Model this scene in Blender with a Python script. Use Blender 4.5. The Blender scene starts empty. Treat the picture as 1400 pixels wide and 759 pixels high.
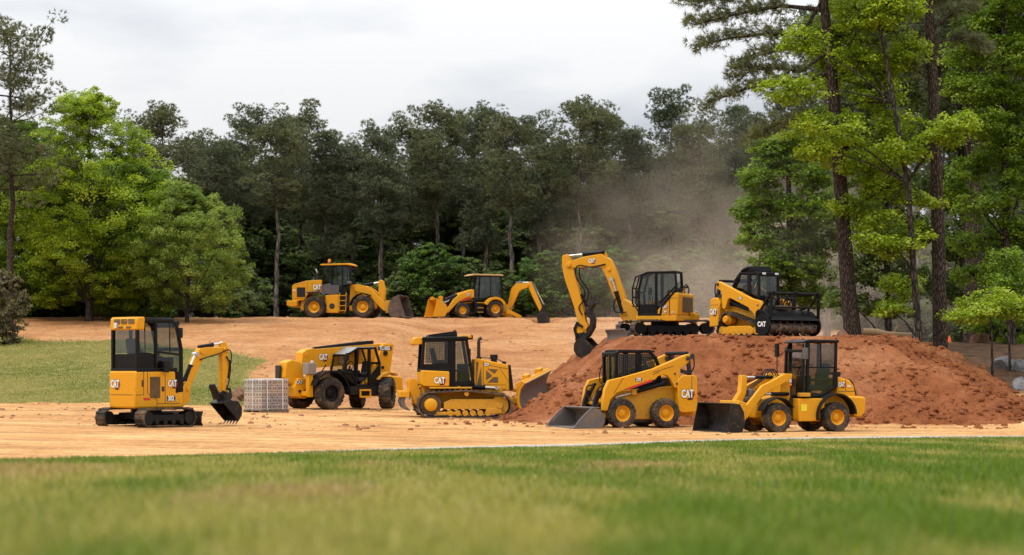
import bpy, bmesh, math, random
import numpy as np
from mathutils import Vector, Matrix, noise as mnoise
R_ = math.radians
rnd = random.Random(7)
nrs = np.random.RandomState(11)
scene = bpy.context.scene
COL = scene.collection
SKIP = globals().get('SKIP', set())
F = 2800.0; HOR = 500.0; EYE = 1.7          # focal length and horizon in photo pixels, eye height

def px(u, d): return (u - 700.0) / F * d
def pz(v, d): return EYE + (HOR - v) / F * d

# ------------------------------------------------------------------ materials
MATS = {}
def nodes(name):
    m = bpy.data.materials.new(name); m.use_nodes = True
    nt = m.node_tree; nt.nodes.clear()
    out = nt.nodes.new('ShaderNodeOutputMaterial')
    MATS[name] = m
    return m, nt, out
def N(nt, t, **kw):
    n = nt.nodes.new(t)
    for k, v in kw.items():
        if k.startswith('i_'): n.inputs[k[2:].replace('_', ' ')].default_value = v
        else: setattr(n, k, v)
    return n
def L(nt, a, b): nt.links.new(a, b)
def ramp(nt, stops, interp='LINEAR'):
    r = nt.nodes.new('ShaderNodeValToRGB'); e = r.color_ramp.elements; r.color_ramp.interpolation = interp
    while len(e) < len(stops): e.new(0.5)
    for el, (p, c) in zip(e, stops):
        el.position = p; el.color = (c, c, c, 1) if isinstance(c, (int, float)) else (c[0], c[1], c[2], 1)
    return r
def mixc(nt, fac, a, b, mode='MIX'):
    m = nt.nodes.new('ShaderNodeMix'); m.data_type = 'RGBA'; m.blend_type = mode
    for sock, val in ((m.inputs[0], fac), (m.inputs[6], a), (m.inputs[7], b)):
        if hasattr(val, 'is_output'): L(nt, val, sock)
        elif isinstance(val, (int, float)): sock.default_value = val
        else: sock.default_value = (val[0], val[1], val[2], 1)
    return m.outputs[2]
def noise(nt, scale, detail=4, rough=0.6, co=None, vec=None):
    n = N(nt, 'ShaderNodeTexNoise'); n.inputs['Scale'].default_value = scale
    n.inputs['Detail'].default_value = detail; n.inputs['Roughness'].default_value = rough
    if co is not None: L(nt, co, n.inputs['Vector'])
    return n.outputs['Fac']
DUST = (0.40, 0.235, 0.115)
def paint(name, rgb, rough=0.42, dust=0.35, metal=0.0, grime=0.5, scale=2.2, spec=0.5):
    m, nt, out = nodes(name)
    b = N(nt, 'ShaderNodeBsdfPrincipled')
    tc = N(nt, 'ShaderNodeTexCoord')
    n1 = noise(nt, scale, 6, 0.65, tc.outputs['Object'])
    n2 = noise(nt, scale * 9, 5, 0.7, tc.outputs['Object'])
    r1 = ramp(nt, [(0.45, 0), (0.75, 1)]); L(nt, n1, r1.inputs[0])
    mm = N(nt, 'ShaderNodeMath', operation='MULTIPLY'); L(nt, r1.outputs[0], mm.inputs[0]); mm.inputs[1].default_value = dust
    c = mixc(nt, mm.outputs[0], rgb, DUST)
    n3 = noise(nt, scale * 5.5, 3, 0.5, tc.outputs['Object'])          # flung mud specks
    r3 = ramp(nt, [(0.62, 0), (0.68, 1)]); L(nt, n3, r3.inputs[0])
    m3 = N(nt, 'ShaderNodeMath', operation='MULTIPLY'); L(nt, r3.outputs[0], m3.inputs[0]); m3.inputs[1].default_value = min(.6, dust * 2.2)
    c = mixc(nt, m3.outputs[0], c, (0.27, 0.135, 0.06))
    r2 = ramp(nt, [(0.3, 1 - 0.35 * grime), (0.6, 1.0)]); L(nt, n2, r2.inputs[0])
    c = mixc(nt, 1.0, c, r2.outputs[0], 'MULTIPLY')
    L(nt, c, b.inputs['Base Color'])
    rr = ramp(nt, [(0.3, rough), (0.75, min(1, rough + 0.3))]); L(nt, n1, rr.inputs[0]); L(nt, rr.outputs[0], b.inputs['Roughness'])
    b.inputs['Metallic'].default_value = metal
    b.inputs['Specular IOR Level'].default_value = spec
    L(nt, b.outputs[0], out.inputs[0])
    return m
YEL = paint('yellow_paint', (0.67, 0.298, 0.003), 0.42, 0.08, spec=0.3)
YEL2 = paint('dusty_yellow_paint', (0.57, 0.27, 0.010), 0.55, 0.32, spec=0.35)
BLK = paint('black_paint', (0.004, 0.004, 0.005), 0.32, 0.012, spec=0.18)
PLA = paint('dark_plastic', (0.007, 0.007, 0.008), 0.5, 0.03, spec=0.2)
GREY = paint('grey_plastic', (0.07, 0.07, 0.075), 0.5, 0.2)
RUB = paint('tyre_rubber', (0.026, 0.024, 0.022), 0.85, 0.40, scale=3.5, spec=0.25)
TRK = paint('track_rubber', (0.022, 0.021, 0.02), 0.8, 0.5, scale=4, spec=0.3)
STL = paint('worn_steel', (0.15, 0.145, 0.14), 0.45, 0.45, 0.55)
TSTL = paint('track_steel', (0.075, 0.06, 0.05), 0.5, 0.65, 0.5, scale=4)
BKT = paint('black_bucket_steel', (0.012, 0.011, 0.011), 0.42, 0.12, 0.1, spec=0.25)
RUST = paint('brown_bucket_steel', (0.075, 0.056, 0.046), 0.5, 0.4, 0.3)
WORN = paint('scuffed_blade_steel', (0.20, 0.185, 0.175), 0.42, 0.4, 0.5)
CHR = paint('chrome_rod', (0.55, 0.55, 0.56), 0.18, 0.05, 1.0, 0.1)
SEATM = paint('seat_fabric', (0.03, 0.032, 0.036), 0.8, 0.05)
WHT = paint('white_decal', (0.78, 0.78, 0.76), 0.5, 0.05, grime=0.2)
INK = paint('black_decal', (0.015, 0.015, 0.015), 0.5, 0.05)
RED = paint('red_decal', (0.55, 0.02, 0.015), 0.45, 0.08)
GRL = paint('grille_mesh', (0.11, 0.065, 0.025), 0.6, 0.3)
AMB = paint('amber_lens', (0.85, 0.25, 0.01), 0.2, 0.05)
LENS = paint('lamp_lens', (0.6, 0.6, 0.6), 0.15, 0.05)
TAN = paint('dusty_tan_paint', (0.50, 0.33, 0.13), 0.6, 0.6)
WOOD = paint('pallet_wood', (0.26, 0.20, 0.15), 0.85, 0.3, grime=0.9, scale=5)
CONE = paint('orange_cone_plastic', (0.85, 0.13, 0.015), 0.5, 0.1)
TANG = paint('dusty_grey_paint', (0.24, 0.20, 0.17), 0.7, 0.4)
SHEEN = paint('glossy_grey_roof', (0.16, 0.165, 0.17), 0.18, 0.3)
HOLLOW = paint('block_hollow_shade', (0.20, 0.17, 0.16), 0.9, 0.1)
LIME = paint('sticker_yellow', (0.75, 0.62, 0.02), 0.5, 0.05)

def glass(name, tint, gl):
    m, nt, out = nodes(name)
    t = N(nt, 'ShaderNodeBsdfTransparent'); t.inputs[0].default_value = (*tint, 1)
    g = N(nt, 'ShaderNodeBsdfGlossy'); g.inputs['Roughness'].default_value = 0.04; g.inputs[0].default_value = (0.9, 0.92, 0.92, 1)
    lw_ = N(nt, 'ShaderNodeLayerWeight'); lw_.inputs[0].default_value = .5
    lp = N(nt, 'ShaderNodeMath', operation='POWER'); L(nt, lw_.outputs['Facing'], lp.inputs[0]); lp.inputs[1].default_value = 3.0
    lw = N(nt, 'ShaderNodeMath', operation='MULTIPLY_ADD'); L(nt, lp.outputs[0], lw.inputs[0]); lw.inputs[1].default_value = .7; lw.inputs[2].default_value = gl
    mx = N(nt, 'ShaderNodeMixShader')
    L(nt, lw.outputs[0], mx.inputs[0]); L(nt, t.outputs[0], mx.inputs[1]); L(nt, g.outputs[0], mx.inputs[2])
    L(nt, mx.outputs[0], out.inputs[0]); return m
GLS = glass('cab_glass', (0.52, 0.56, 0.54), 0.07)
WRAP = glass('clear_wrap', (0.95, 0.95, 0.955), 0.12)

# ------------------------------------------------------------------ mesh collector
class MB:
    def __init__(s, M=None): s.v = []; s.f = []; s.M = M
    def add(s, vs, fs):
        o = len(s.v)
        s.v += [(s.M @ Vector(p))[:] for p in vs] if s.M is not None else [tuple(p) for p in vs]
        s.f += [tuple(i + o for i in f) for f in fs]; return s
    def box(s, x0, x1, y0, y1, z0, z1):
        return s.add([(x0,y0,z0),(x1,y0,z0),(x1,y1,z0),(x0,y1,z0),(x0,y0,z1),(x1,y0,z1),(x1,y1,z1),(x0,y1,z1)],
                     [(0,3,2,1),(4,5,6,7),(0,1,5,4),(1,2,6,5),(2,3,7,6),(3,0,4,7)])
    def prism(s, pts, y0, y1):                      # polygon in x,z pushed through y
        n = len(pts)
        return s.add([(x, y0, z) for x, z in pts] + [(x, y1, z) for x, z in pts],
                     [tuple(range(n)), tuple(range(2*n-1, n-1, -1))] + [(i, i+n, (i+1) % n + n, (i+1) % n) for i in range(n)])
    def prismz(s, pts, z0, z1):                     # polygon in x,y pushed through z
        n = len(pts)
        return s.add([(x, y, z0) for x, y in pts] + [(x, y, z1) for x, y in pts],
                     [tuple(range(n)), tuple(range(2*n-1, n-1, -1))] + [(i, i+n, (i+1) % n + n, (i+1) % n) for i in range(n)])
    def bar(s, p, q, w, h=None):
        h = h or w; p = Vector(p); q = Vector(q); d = (q - p).normalized()
        up = Vector((0,0,1)) if abs(d.z) < 0.95 else Vector((0,1,0))
        a = d.cross(up).normalized() * w/2; b = a.cross(d).normalized() * h/2
        vs = [p-a-b, p+a-b, p+a+b, p-a+b, q-a-b, q+a-b, q+a+b, q-a+b]
        return s.add(vs, [(0,3,2,1),(4,5,6,7),(0,1,5,4),(1,2,6,5),(2,3,7,6),(3,0,4,7)])
    def tube(s, path, r, n=8, r2=None):
        P = [Vector(p) for p in path]; k = len(P); vs = []
        for i, p in enumerate(P):
            d = (P[min(i+1, k-1)] - P[max(i-1, 0)]).normalized()
            up = Vector((0,0,1)) if abs(d.z) < 0.9 else Vector((0,1,0))
            a = d.cross(up).normalized(); b = a.cross(d)
            rr = r if r2 is None else r + (r2 - r) * i / (k - 1)
            vs += [p + (a*math.cos(t) + b*math.sin(t))*rr for t in (2*math.pi*j/n for j in range(n))]
        fs = [(i*n+j, i*n+(j+1) % n, (i+1)*n+(j+1) % n, (i+1)*n+j) for i in range(k-1) for j in range(n)]
        fs += [tuple(range(n-1, -1, -1)), tuple((k-1)*n+j for j in range(n))]
        return s.add(vs, fs)
    def cyl(s, p, q, r, n=14, r2=None): return s.tube([p, q], r, n, r2)
    def lathe(s, prof, c, n=32):                    # prof of (radius, y offset), about the y axis through c
        k = len(prof); vs = []
        for j in range(n):
            a = 2*math.pi*j/n
            vs += [(c[0] + r*math.cos(a), c[1] + y, c[2] + r*math.sin(a)) for r, y in prof]
        return s.add(vs, [(j*k+i, j*k+i+1, ((j+1) % n)*k+i+1, ((j+1) % n)*k+i) for j in range(n) for i in range(k-1)])
    def ribbon(s, path, widths, y0, y1):            # thick curved beam: centre line in x,z with a width at each point
        return s.prism(ribbon_poly(path, widths), y0, y1)
    def shell(s, prof, y0, y1, th):
        inn = offset_line(prof, th)
        return s.prism(list(prof) + inn[::-1], y0, y1)
    def build(s, name, mat, parent=None, bevel=0.012, smooth=True, seg=2):
        bm = bmesh.new(); vs = [bm.verts.new(p) for p in s.v]
        for f in s.f:
            try: bm.faces.new([vs[i] for i in f])
            except ValueError: pass
        bmesh.ops.recalc_face_normals(bm, faces=bm.faces)
        me = bpy.data.meshes.new(name); bm.to_mesh(me); bm.free()
        me.materials.append(mat)
        if smooth:
            me.polygons.foreach_set('use_smooth', [True]*len(me.polygons)); me.set_sharp_from_angle(angle=R_(38))
        o = bpy.data.objects.new(name, me); COL.objects.link(o)
        if parent: o.parent = parent
        if bevel:
            b = o.modifiers.new('edge', 'BEVEL'); b.width = bevel; b.segments = seg; b.limit_method = 'ANGLE'; b.angle_limit = R_(40)
        return o
def offset_line(prof, th):
    out = []; n = len(prof)
    for i in range(n):
        a = Vector(prof[max(i-1, 0)]); b = Vector(prof[min(i+1, n-1)]); d = (b - a).normalized()
        out.append((prof[i][0] - d.y*th, prof[i][1] + d.x*th))
    return out
def ribbon_poly(path, widths):
    n = len(path); up = []; dn = []
    for i in range(n):
        a = Vector(path[max(i-1, 0)]); b = Vector(path[min(i+1, n-1)]); d = (b - a).normalized()
        w = widths[i]/2; up.append((path[i][0]-d.y*w, path[i][1]+d.x*w)); dn.append((path[i][0]+d.y*w, path[i][1]-d.x*w))
    return up + dn[::-1]
def thing(name, label, cat, loc, rz=0, group=None):
    o = bpy.data.objects.new(name, None); COL.objects.link(o)
    o.location = loc; o.rotation_euler = (0, 0, R_(rz)); o.empty_display_size = 0.2
    o['label'] = label; o['category'] = cat
    if group: o['group'] = group
    return o
def tag(o, label, cat, group=None):
    o['label'] = label; o['category'] = cat
    if group: o['group'] = group
    return o
def kind(o, k): o['kind'] = k; return o
def part(name, parent, loc=(0,0,0)):
    o = bpy.data.objects.new(name, None); COL.objects.link(o); o.parent = parent; o.location = loc; o.empty_display_size = 0.1
    return o
def link_mesh(name, me, parent=None):
    o = bpy.data.objects.new(name, me); COL.objects.link(o); o.parent = parent; return o

# ------------------------------------------------------------------ machine building blocks
def text_geo(txt, size, offset=0.0):
    cu = bpy.data.curves.new('text', 'FONT'); cu.body = txt; cu.size = size; cu.align_x = 'CENTER'; cu.align_y = 'CENTER'
    cu.offset = offset; cu.resolution_u = 3; cu.space_character = 0.98
    ob = bpy.data.objects.new('text', cu); COL.objects.link(ob)
    dg = bpy.context.evaluated_depsgraph_get(); dg.update()
    me = ob.evaluated_get(dg).to_mesh()
    vs = [tuple(v.co) for v in me.vertices]; fs = [tuple(p.vertices) for p in me.polygons]
    ob.evaluated_get(dg).to_mesh_clear(); bpy.data.objects.remove(ob); bpy.data.curves.remove(cu)
    return vs, fs
def decal(name, parent, items, loc, n):
    """flat marks on a face with outward normal n: items are (verts, faces, material, lift)"""
    n = Vector(n).normalized(); z = Vector((0,0,1)); r = z.cross(n).normalized(); u = n.cross(r)
    me = bpy.data.meshes.new(name); V = []; Fc = []; mi = []; mats = []
    for vs, fs, m, lift in items:
        if m not in mats: mats.append(m)
        o = len(V); V += [tuple(Vector(loc) + r*p[0] + u*p[1] + n*lift) for p in vs]
        Fc += [tuple(i+o for i in f) for f in fs]; mi += [mats.index(m)]*len(fs)
    me.from_pydata(V, [], Fc)
    for m in mats: me.materials.append(m)
    me.polygons.foreach_set('material_index', mi)
    return link_mesh(name, me, parent)
def poly(pts): return [(p[0], p[1], 0) for p in pts], [tuple(range(len(pts)))]
def cat_logo(parent, loc, n, w=0.5):
    h = w*0.40
    hexa = poly([(w*.0, -h*1.15), (w*.46, -h*1.15), (w*.66, -h*.05), (w*.5, h*.80), (w*.30, h*.80), (w*.2, 0)])
    redp = poly([(w*.38, -h*1.15), (w*.46, -h*1.15), (w*.66, -h*.05), (w*.5, h*.80), (w*.42, h*.80), (w*.57, -h*.05)])
    tri = poly([(-w*.14, -h*.78), (w*.14, -h*.78), (0, -h*.05)])
    def tall(off):
        vs, fs = text_geo('CAT', h*1.36, off); return [(p[0]*1.0, p[1]*1.55, p[2]) for p in vs], fs
    items = [(*hexa, INK, .003), (*redp, RED, .005), (*tall(h*.10), INK, .006), (*tall(h*.05), WHT, .008), (*tri, YEL, .010)]
    return decal('logo', parent, items, loc, n)
def number(parent, txt, loc, n, h=0.12, col=None, plate=True):
    k = len(txt)*h*0.38
    items = [([(p[0], p[1]*1.15, p[2]) for p in text_geo(txt, h*1.25, h*.05)[0]], text_geo(txt, h*1.25, h*.05)[1], col or WHT, .006)]
    if plate: items.insert(0, (*poly([(-k, -h*.6), (k, -h*.6), (k + h*.25, 0), (k, h*.6), (-k, h*.6)]), INK, .003))
    return decal('model_number', parent, items, loc, n)
WH = {}
def wheel(parent, loc, rad, wid, rim, side, lugs=18, steer=0, rimmat=None, skew=0.5, dish=0.3):
    key = (rad, wid, rim, lugs, side, rimmat)
    if key not in WH:
        s = side; w = wid/2
        t = MB().lathe([(rim, -w*.82), (rim*1.06, -w*.92), (rad*.80, -w), (rad*.92, -w*.93), (rad*.955, -w*.75), (rad*.965, 0),
                        (rad*.955, w*.75), (rad*.92, w*.93), (rad*.80, w), (rim*1.06, w*.92), (rim, w*.82)], (0,0,0), 40)
        for k in range(lugs):
            for sg in (-1, 1):
                a0 = 2*math.pi*(k + (0.25 if sg > 0 else -0.25))/lugs; da = 2*math.pi/lugs
                vs = []
                for (yy, aa, r0, r1, hw) in ((sg*w*.05, 0, rad*.955, rad, .16), (sg*w*.72, skew*da, rad*.945, rad*.995, .21), (sg*w*1.02, skew*da*1.25, rad*.84, rad*.93, .2)):
                    for rr in (r0, r1):
                        for h in (-hw, hw):
                            a = a0 + aa + h*da; vs.append((rr*math.cos(a), yy, rr*math.sin(a)))
                fs = [(2,3,7,6), (6,7,11,10), (0,1,5,4), (4,5,9,8), (0,4,6,2), (4,8,10,6), (1,3,7,5), (5,7,11,9), (0,2,3,1), (8,9,11,10)]
                t.add(vs, fs)
        ty = t.build('tyre', RUB, None, 0.006, seg=1)
        d = dish*w
        pr = [(rim*1.02, -w*.80), (rim*.98, -w*.86), (rim*.90, -w*.80), (rim*.86, -w*.35), (rim*.5, -w*.2), (rim*.0 + .001, -w*.2)]
        po = [(rim*1.02, w*.80), (rim*.98, w*.86), (rim*.90, w*.80), (rim*.84, w*.45), (rim*.62, w*.30), (rim*.55, w*.32), (rim*.45, w*.5), (rim*.30, w*.58), (.001, w*.6)]
        m = MB().lathe([(r, y*s) for r, y in pr], (0,0,0), 28).lathe([(r, y*s) for r, y in po], (0,0,0), 28)
        m.lathe([(rim*1.02, -w*.8), (rim*1.02, w*.8)], (0,0,0), 28)
        for k in range(8):
            a = 2*math.pi*k/8
            m.cyl((rim*.54*math.cos(a), s*w*.30, rim*.54*math.sin(a)), (rim*.54*math.cos(a), s*w*.42, rim*.54*math.sin(a)), rim*.05, 6)
        ri = m.build('rim', rimmat or YEL, None, 0)
        WH[key] = (ty.data, ri.data)
        e = part('wheel', parent, loc); e.rotation_euler = (0, rnd.random()*0.4, 0); 
        if steer: e.rotation_euler = (0, 0, R_(steer))
        ty.parent = e; ri.parent = e
        return e
    e = part('wheel', parent, loc); e.rotation_euler = (0, rnd.random()*6.28, 0)
    if steer: e.rotation_euler = (0, 0, R_(steer))
    link_mesh('tyre', WH[key][0], e); link_mesh('rim', WH[key][1], e)
    return e
def hull_path(circles, step):
    pts = sorted({(round(x + r*math.cos(a), 4), round(z + r*math.sin(a), 4)) for x, z, r in circles for a in (2*math.pi*i/40 for i in range(40))})
    def half(P):
        h = []
        for p in P:
            while len(h) > 1 and (h[-1][0]-h[-2][0])*(p[1]-h[-2][1]) - (h[-1][1]-h[-2][1])*(p[0]-h[-2][0]) <= 0: h.pop()
            h.append(p)
        return h[:-1]
    H = half(pts) + half(pts[::-1]); H.append(H[0])
    ln = [0]
    for a, b in zip(H, H[1:]): ln.append(ln[-1] + math.dist(a, b))
    n = int(ln[-1]/step); out = []; j = 0
    for k in range(n):
        t = ln[-1]*k/n
        while ln[j+1] < t: j += 1
        f = (t - ln[j])/(ln[j+1]-ln[j] + 1e-9); out.append((H[j][0]+(H[j+1][0]-H[j][0])*f, H[j][1]+(H[j+1][1]-H[j][1])*f))
    return out
def track(parent, circles, y, w, step, th, gh, mat, M=None, gw=0.35):
    P = hull_path(circles, step/2); n = len(P); m = MB(M)
    nor = []
    for i in range(n):
        d = (Vector(P[(i+1) % n]) - Vector(P[i-1])).normalized(); nor.append((d.y, -d.x, d.x, d.y))
    vs = []
    for (x, z), (nx, nz, _, _) in zip(P, nor):
        vs += [(x, y-w/2, z), (x, y+w/2, z), (x+nx*th, y+w/2, z+nz*th), (x+nx*th, y-w/2, z+nz*th)]
    fs = []
    for i in range(n):
        a = i*4; b = ((i+1) % n)*4
        fs += [(a+k, a+(k+1) % 4, b+(k+1) % 4, b+k) for k in range(4)]
    m.add(vs, fs)
    for i in range(0, n, 2):
        (x, z), (nx, nz, tx, tz) = P[i], nor[i]; g = step*gw/2; q = []
        for hh in (th*.5, th+gh):
            for yy in (y-w/2-.004, y+w/2+.004):
                for tt in (-g, g): q.append((x+nx*hh+tx*tt, yy, z+nz*hh+tz*tt))
        m.add(q, [(0,1,3,2), (4,6,7,5), (0,4,5,1), (2,3,7,6), (0,2,6,4), (1,5,7,3)])
    return m.build('track', mat, parent, 0)
def ram(parent, p, q, r, split=0.55, mat=None):
    p = Vector(p); q = Vector(q); c = p.lerp(q, split)
    b = MB().cyl(p, c, r, 12).cyl(c - (q-p)*.02, c + (q-p)*.02, r*1.15, 12).cyl(p - Vector((0, r*1.2, 0)), p + Vector((0, r*1.2, 0)), r*.9, 10).build('hydraulic_cylinder', mat or BLK, parent, 0)
    MB().cyl(c, q, r*.55, 10).cyl(q - Vector((0, r*1.2, 0)), q + Vector((0, r*1.2, 0)), r*.9, 10).build('rod', CHR, b, 0)
    return b
def hose(parent, pts, r=0.018):
    P = [Vector(p) for p in pts]; out = []
    for i in range(len(P)-1):
        a, b, c, d = P[max(i-1, 0)], P[i], P[i+1], P[min(i+2, len(P)-1)]
        for k in range(6):
            t = k/6; out.append(0.5*((2*b) + (c-a)*t + (2*a-5*b+4*c-d)*t*t + (3*b-a-3*c+d)*t**3))
    out.append(P[-1])
    return MB().tube(out, r, 6).build('hose', PLA, parent, 0)
def frame(parent, prof, y0, y1, t, mat=None, name='cab_frame', extra=None, skip=()):
    m = MB(); n = len(prof)
    for i in range(n):
        if i in skip: continue
        a, b = prof[i], prof[(i+1) % n]
        for y in (y0 + t/2, y1 - t/2): m.bar((a[0], y, a[1]), (b[0], y, b[1]), t*.96)
    for (x, z) in prof: m.box(x-t/2, x+t/2, y0, y1, z-t/2, z+t/2)
    if extra: extra(m)
    return m.build(name, mat or BLK, parent, 0.015)
def pane(parent, name, pts, mat=None):
    me = bpy.data.meshes.new(name); me.from_pydata([tuple(p) for p in pts], [], [tuple(range(len(pts)))]); me.materials.append(mat or GLS)
    return link_mesh(name, me, parent)
def side_pane(parent, prof, y, name='side_window'): return pane(parent, name, [(x, y, z) for x, z in prof])
def end_pane(parent, p, q, y0, y1, name): return pane(parent, name, [(p[0], y0, p[1]), (p[0], y1, p[1]), (q[0], y1, q[1]), (q[0], y0, q[1])])
def seat(parent, x, y, z, f=1, w=0.5):
    m = MB().box(x-.25, x+.25, y-w/2, y+w/2, z, z+.16)
    m.prism([(x-.25*f, z+.1), (x-.36*f, z+.72), (x-.24*f, z+.74), (x-.10*f, z+.16)], y-w/2+.02, y+w/2-.02)
    m.box(x-.2, x+.2, y-w/2-.1, y-w/2-.02, z+.25, z+.32).box(x-.2, x+.2, y+w/2+.02, y+w/2+.1, z+.25, z+.32)
    return m.build('seat', SEATM, parent, 0.04)
def steering(parent, x, y, z):
    m = MB().cyl((x+.15, y, z-.5), (x, y, z), .035, 8)
    m.tube([(x - .05*math.sin(a), y + .19*math.cos(a), z + .17*math.sin(a)) for a in (2*math.pi*i/14 for i in range(15))], .016, 6)
    return m.build('steering_wheel', PLA, parent, 0)
def grid(parent, name, x0, x1, z0, z1, y, nx, nz, mat, r=0.008):
    m = MB()
    for i in range(nx+1):
        x = x0 + (x1-x0)*i/nx; m.box(x-r, x+r, y-r, y+r, z0, z1)
    for i in range(nz+1):
        z = z0 + (z1-z0)*i/nz; m.box(x0, x1, y-r*.8, y+r*.8, z-r, z+r)
    return m.build(name, mat, parent, 0)
def louvre(parent, name, x0, x1, z0, z1, y, s, n, mat, back=None):
    """slatted panel on a side face; s is the outward sign of y"""
    m = MB().box(x0, x1, min(y, y+s*.006), max(y, y+s*.006), z0, z1); 
    for i in range(n):
        z = z0 + (z1-z0)*(i+.5)/n; h = (z1-z0)/n*.28
        m.box(x0+.02, x1-.02, min(y+s*.004, y+s*.022), max(y+s*.004, y+s*.022), z-h, z+h)
    return m.build(name, mat, parent, 0)
def seams(parent, segs, y, s, t=0.014):
    for (x0, z0, x1, z1) in segs: MB().prism(ribbon_poly([(x0, z0), (x1, z1)], [t, t]), y-s*.004, y+s*.003).build('panel_seam', INK, parent, 0)
def arc_fender(parent, cx, cz, r, a0, a1, y0, y1, th, mat, name='fender', n=12):
    pts = [(cx + r*math.cos(R_(a0+(a1-a0)*i/n)), cz + r*math.sin(R_(a0+(a1-a0)*i/n))) for i in range(n+1)]
    inn = [(cx + (r-th)*math.cos(R_(a0+(a1-a0)*i/n)), cz + (r-th)*math.sin(R_(a0+(a1-a0)*i/n))) for i in range(n+1)]
    return MB().prism(pts + inn[::-1], y0, y1).build(name, mat, parent, 0.008)
def bucket(parent, prof, w, th, mat, teeth=0, name='bucket', tl=0.12, M=None, tmat=None, inset=0.0):
    pc = [(sum(p[0] for p in prof)/len(prof)), (sum(p[1] for p in prof)/len(prof))]
    a, b = Vector(prof[0]), Vector(prof[1]); mid = offset_line(prof, th)
    k = len(prof)//2
    if (Vector(mid[k]) - Vector(pc)).length > (Vector(prof[k]) - Vector(pc)).length: th = -th
    m = MB(M).shell(prof, -w/2+abs(th), w/2-abs(th), th)
    side = list(prof)
    m.prism(side, -w/2, -w/2+abs(th)).prism(side, w/2-abs(th), w/2)
    o = m.build(name, mat, parent, 0.006)
    if teeth:
        e = Vector(prof[-1]); d = (e - Vector(prof[-2])).normalized(); q = Vector((-d.y, d.x))*abs(th)*.8
        first = None
        for i in range(teeth):
            y = -w/2 + w*(i+.5)/teeth; hw = min(.05, w/teeth*.27)
            t = MB(M).add([(*(e-d*.06+q).to_tuple()[:1], y-hw, (e-d*.06+q).y), ((e-d*.06+q).x, y+hw, (e-d*.06+q).y), ((e-d*.06-q).x, y+hw, (e-d*.06-q).y), ((e-d*.06-q).x, y-hw, (e-d*.06-q).y),
                           ((e+d*tl).x, y-hw*.6, (e+d*tl).y), ((e+d*tl).x, y+hw*.6, (e+d*tl).y)], [(0,1,2,3), (0,4,5,1), (3,2,5,4), (0,3,4), (1,5,2)])
            t.build('tooth', tmat or STL, o, 0)
    return o
def bx(parent, name, mat, *a, bevel=0.015): return MB().box(*a).build(name, mat, parent, bevel)
def pr(parent, name, mat, pts, y0, y1, bevel=0.02, seg=2): return MB().prism(pts, y0, y1).build(name, mat, parent, bevel, seg=seg)
def RZ(deg, p=(0,0,0)): p = Vector(p); return Matrix.Translation(p) @ Matrix.Rotation(R_(deg), 4, 'Z') @ Matrix.Translation(-p)
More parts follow.
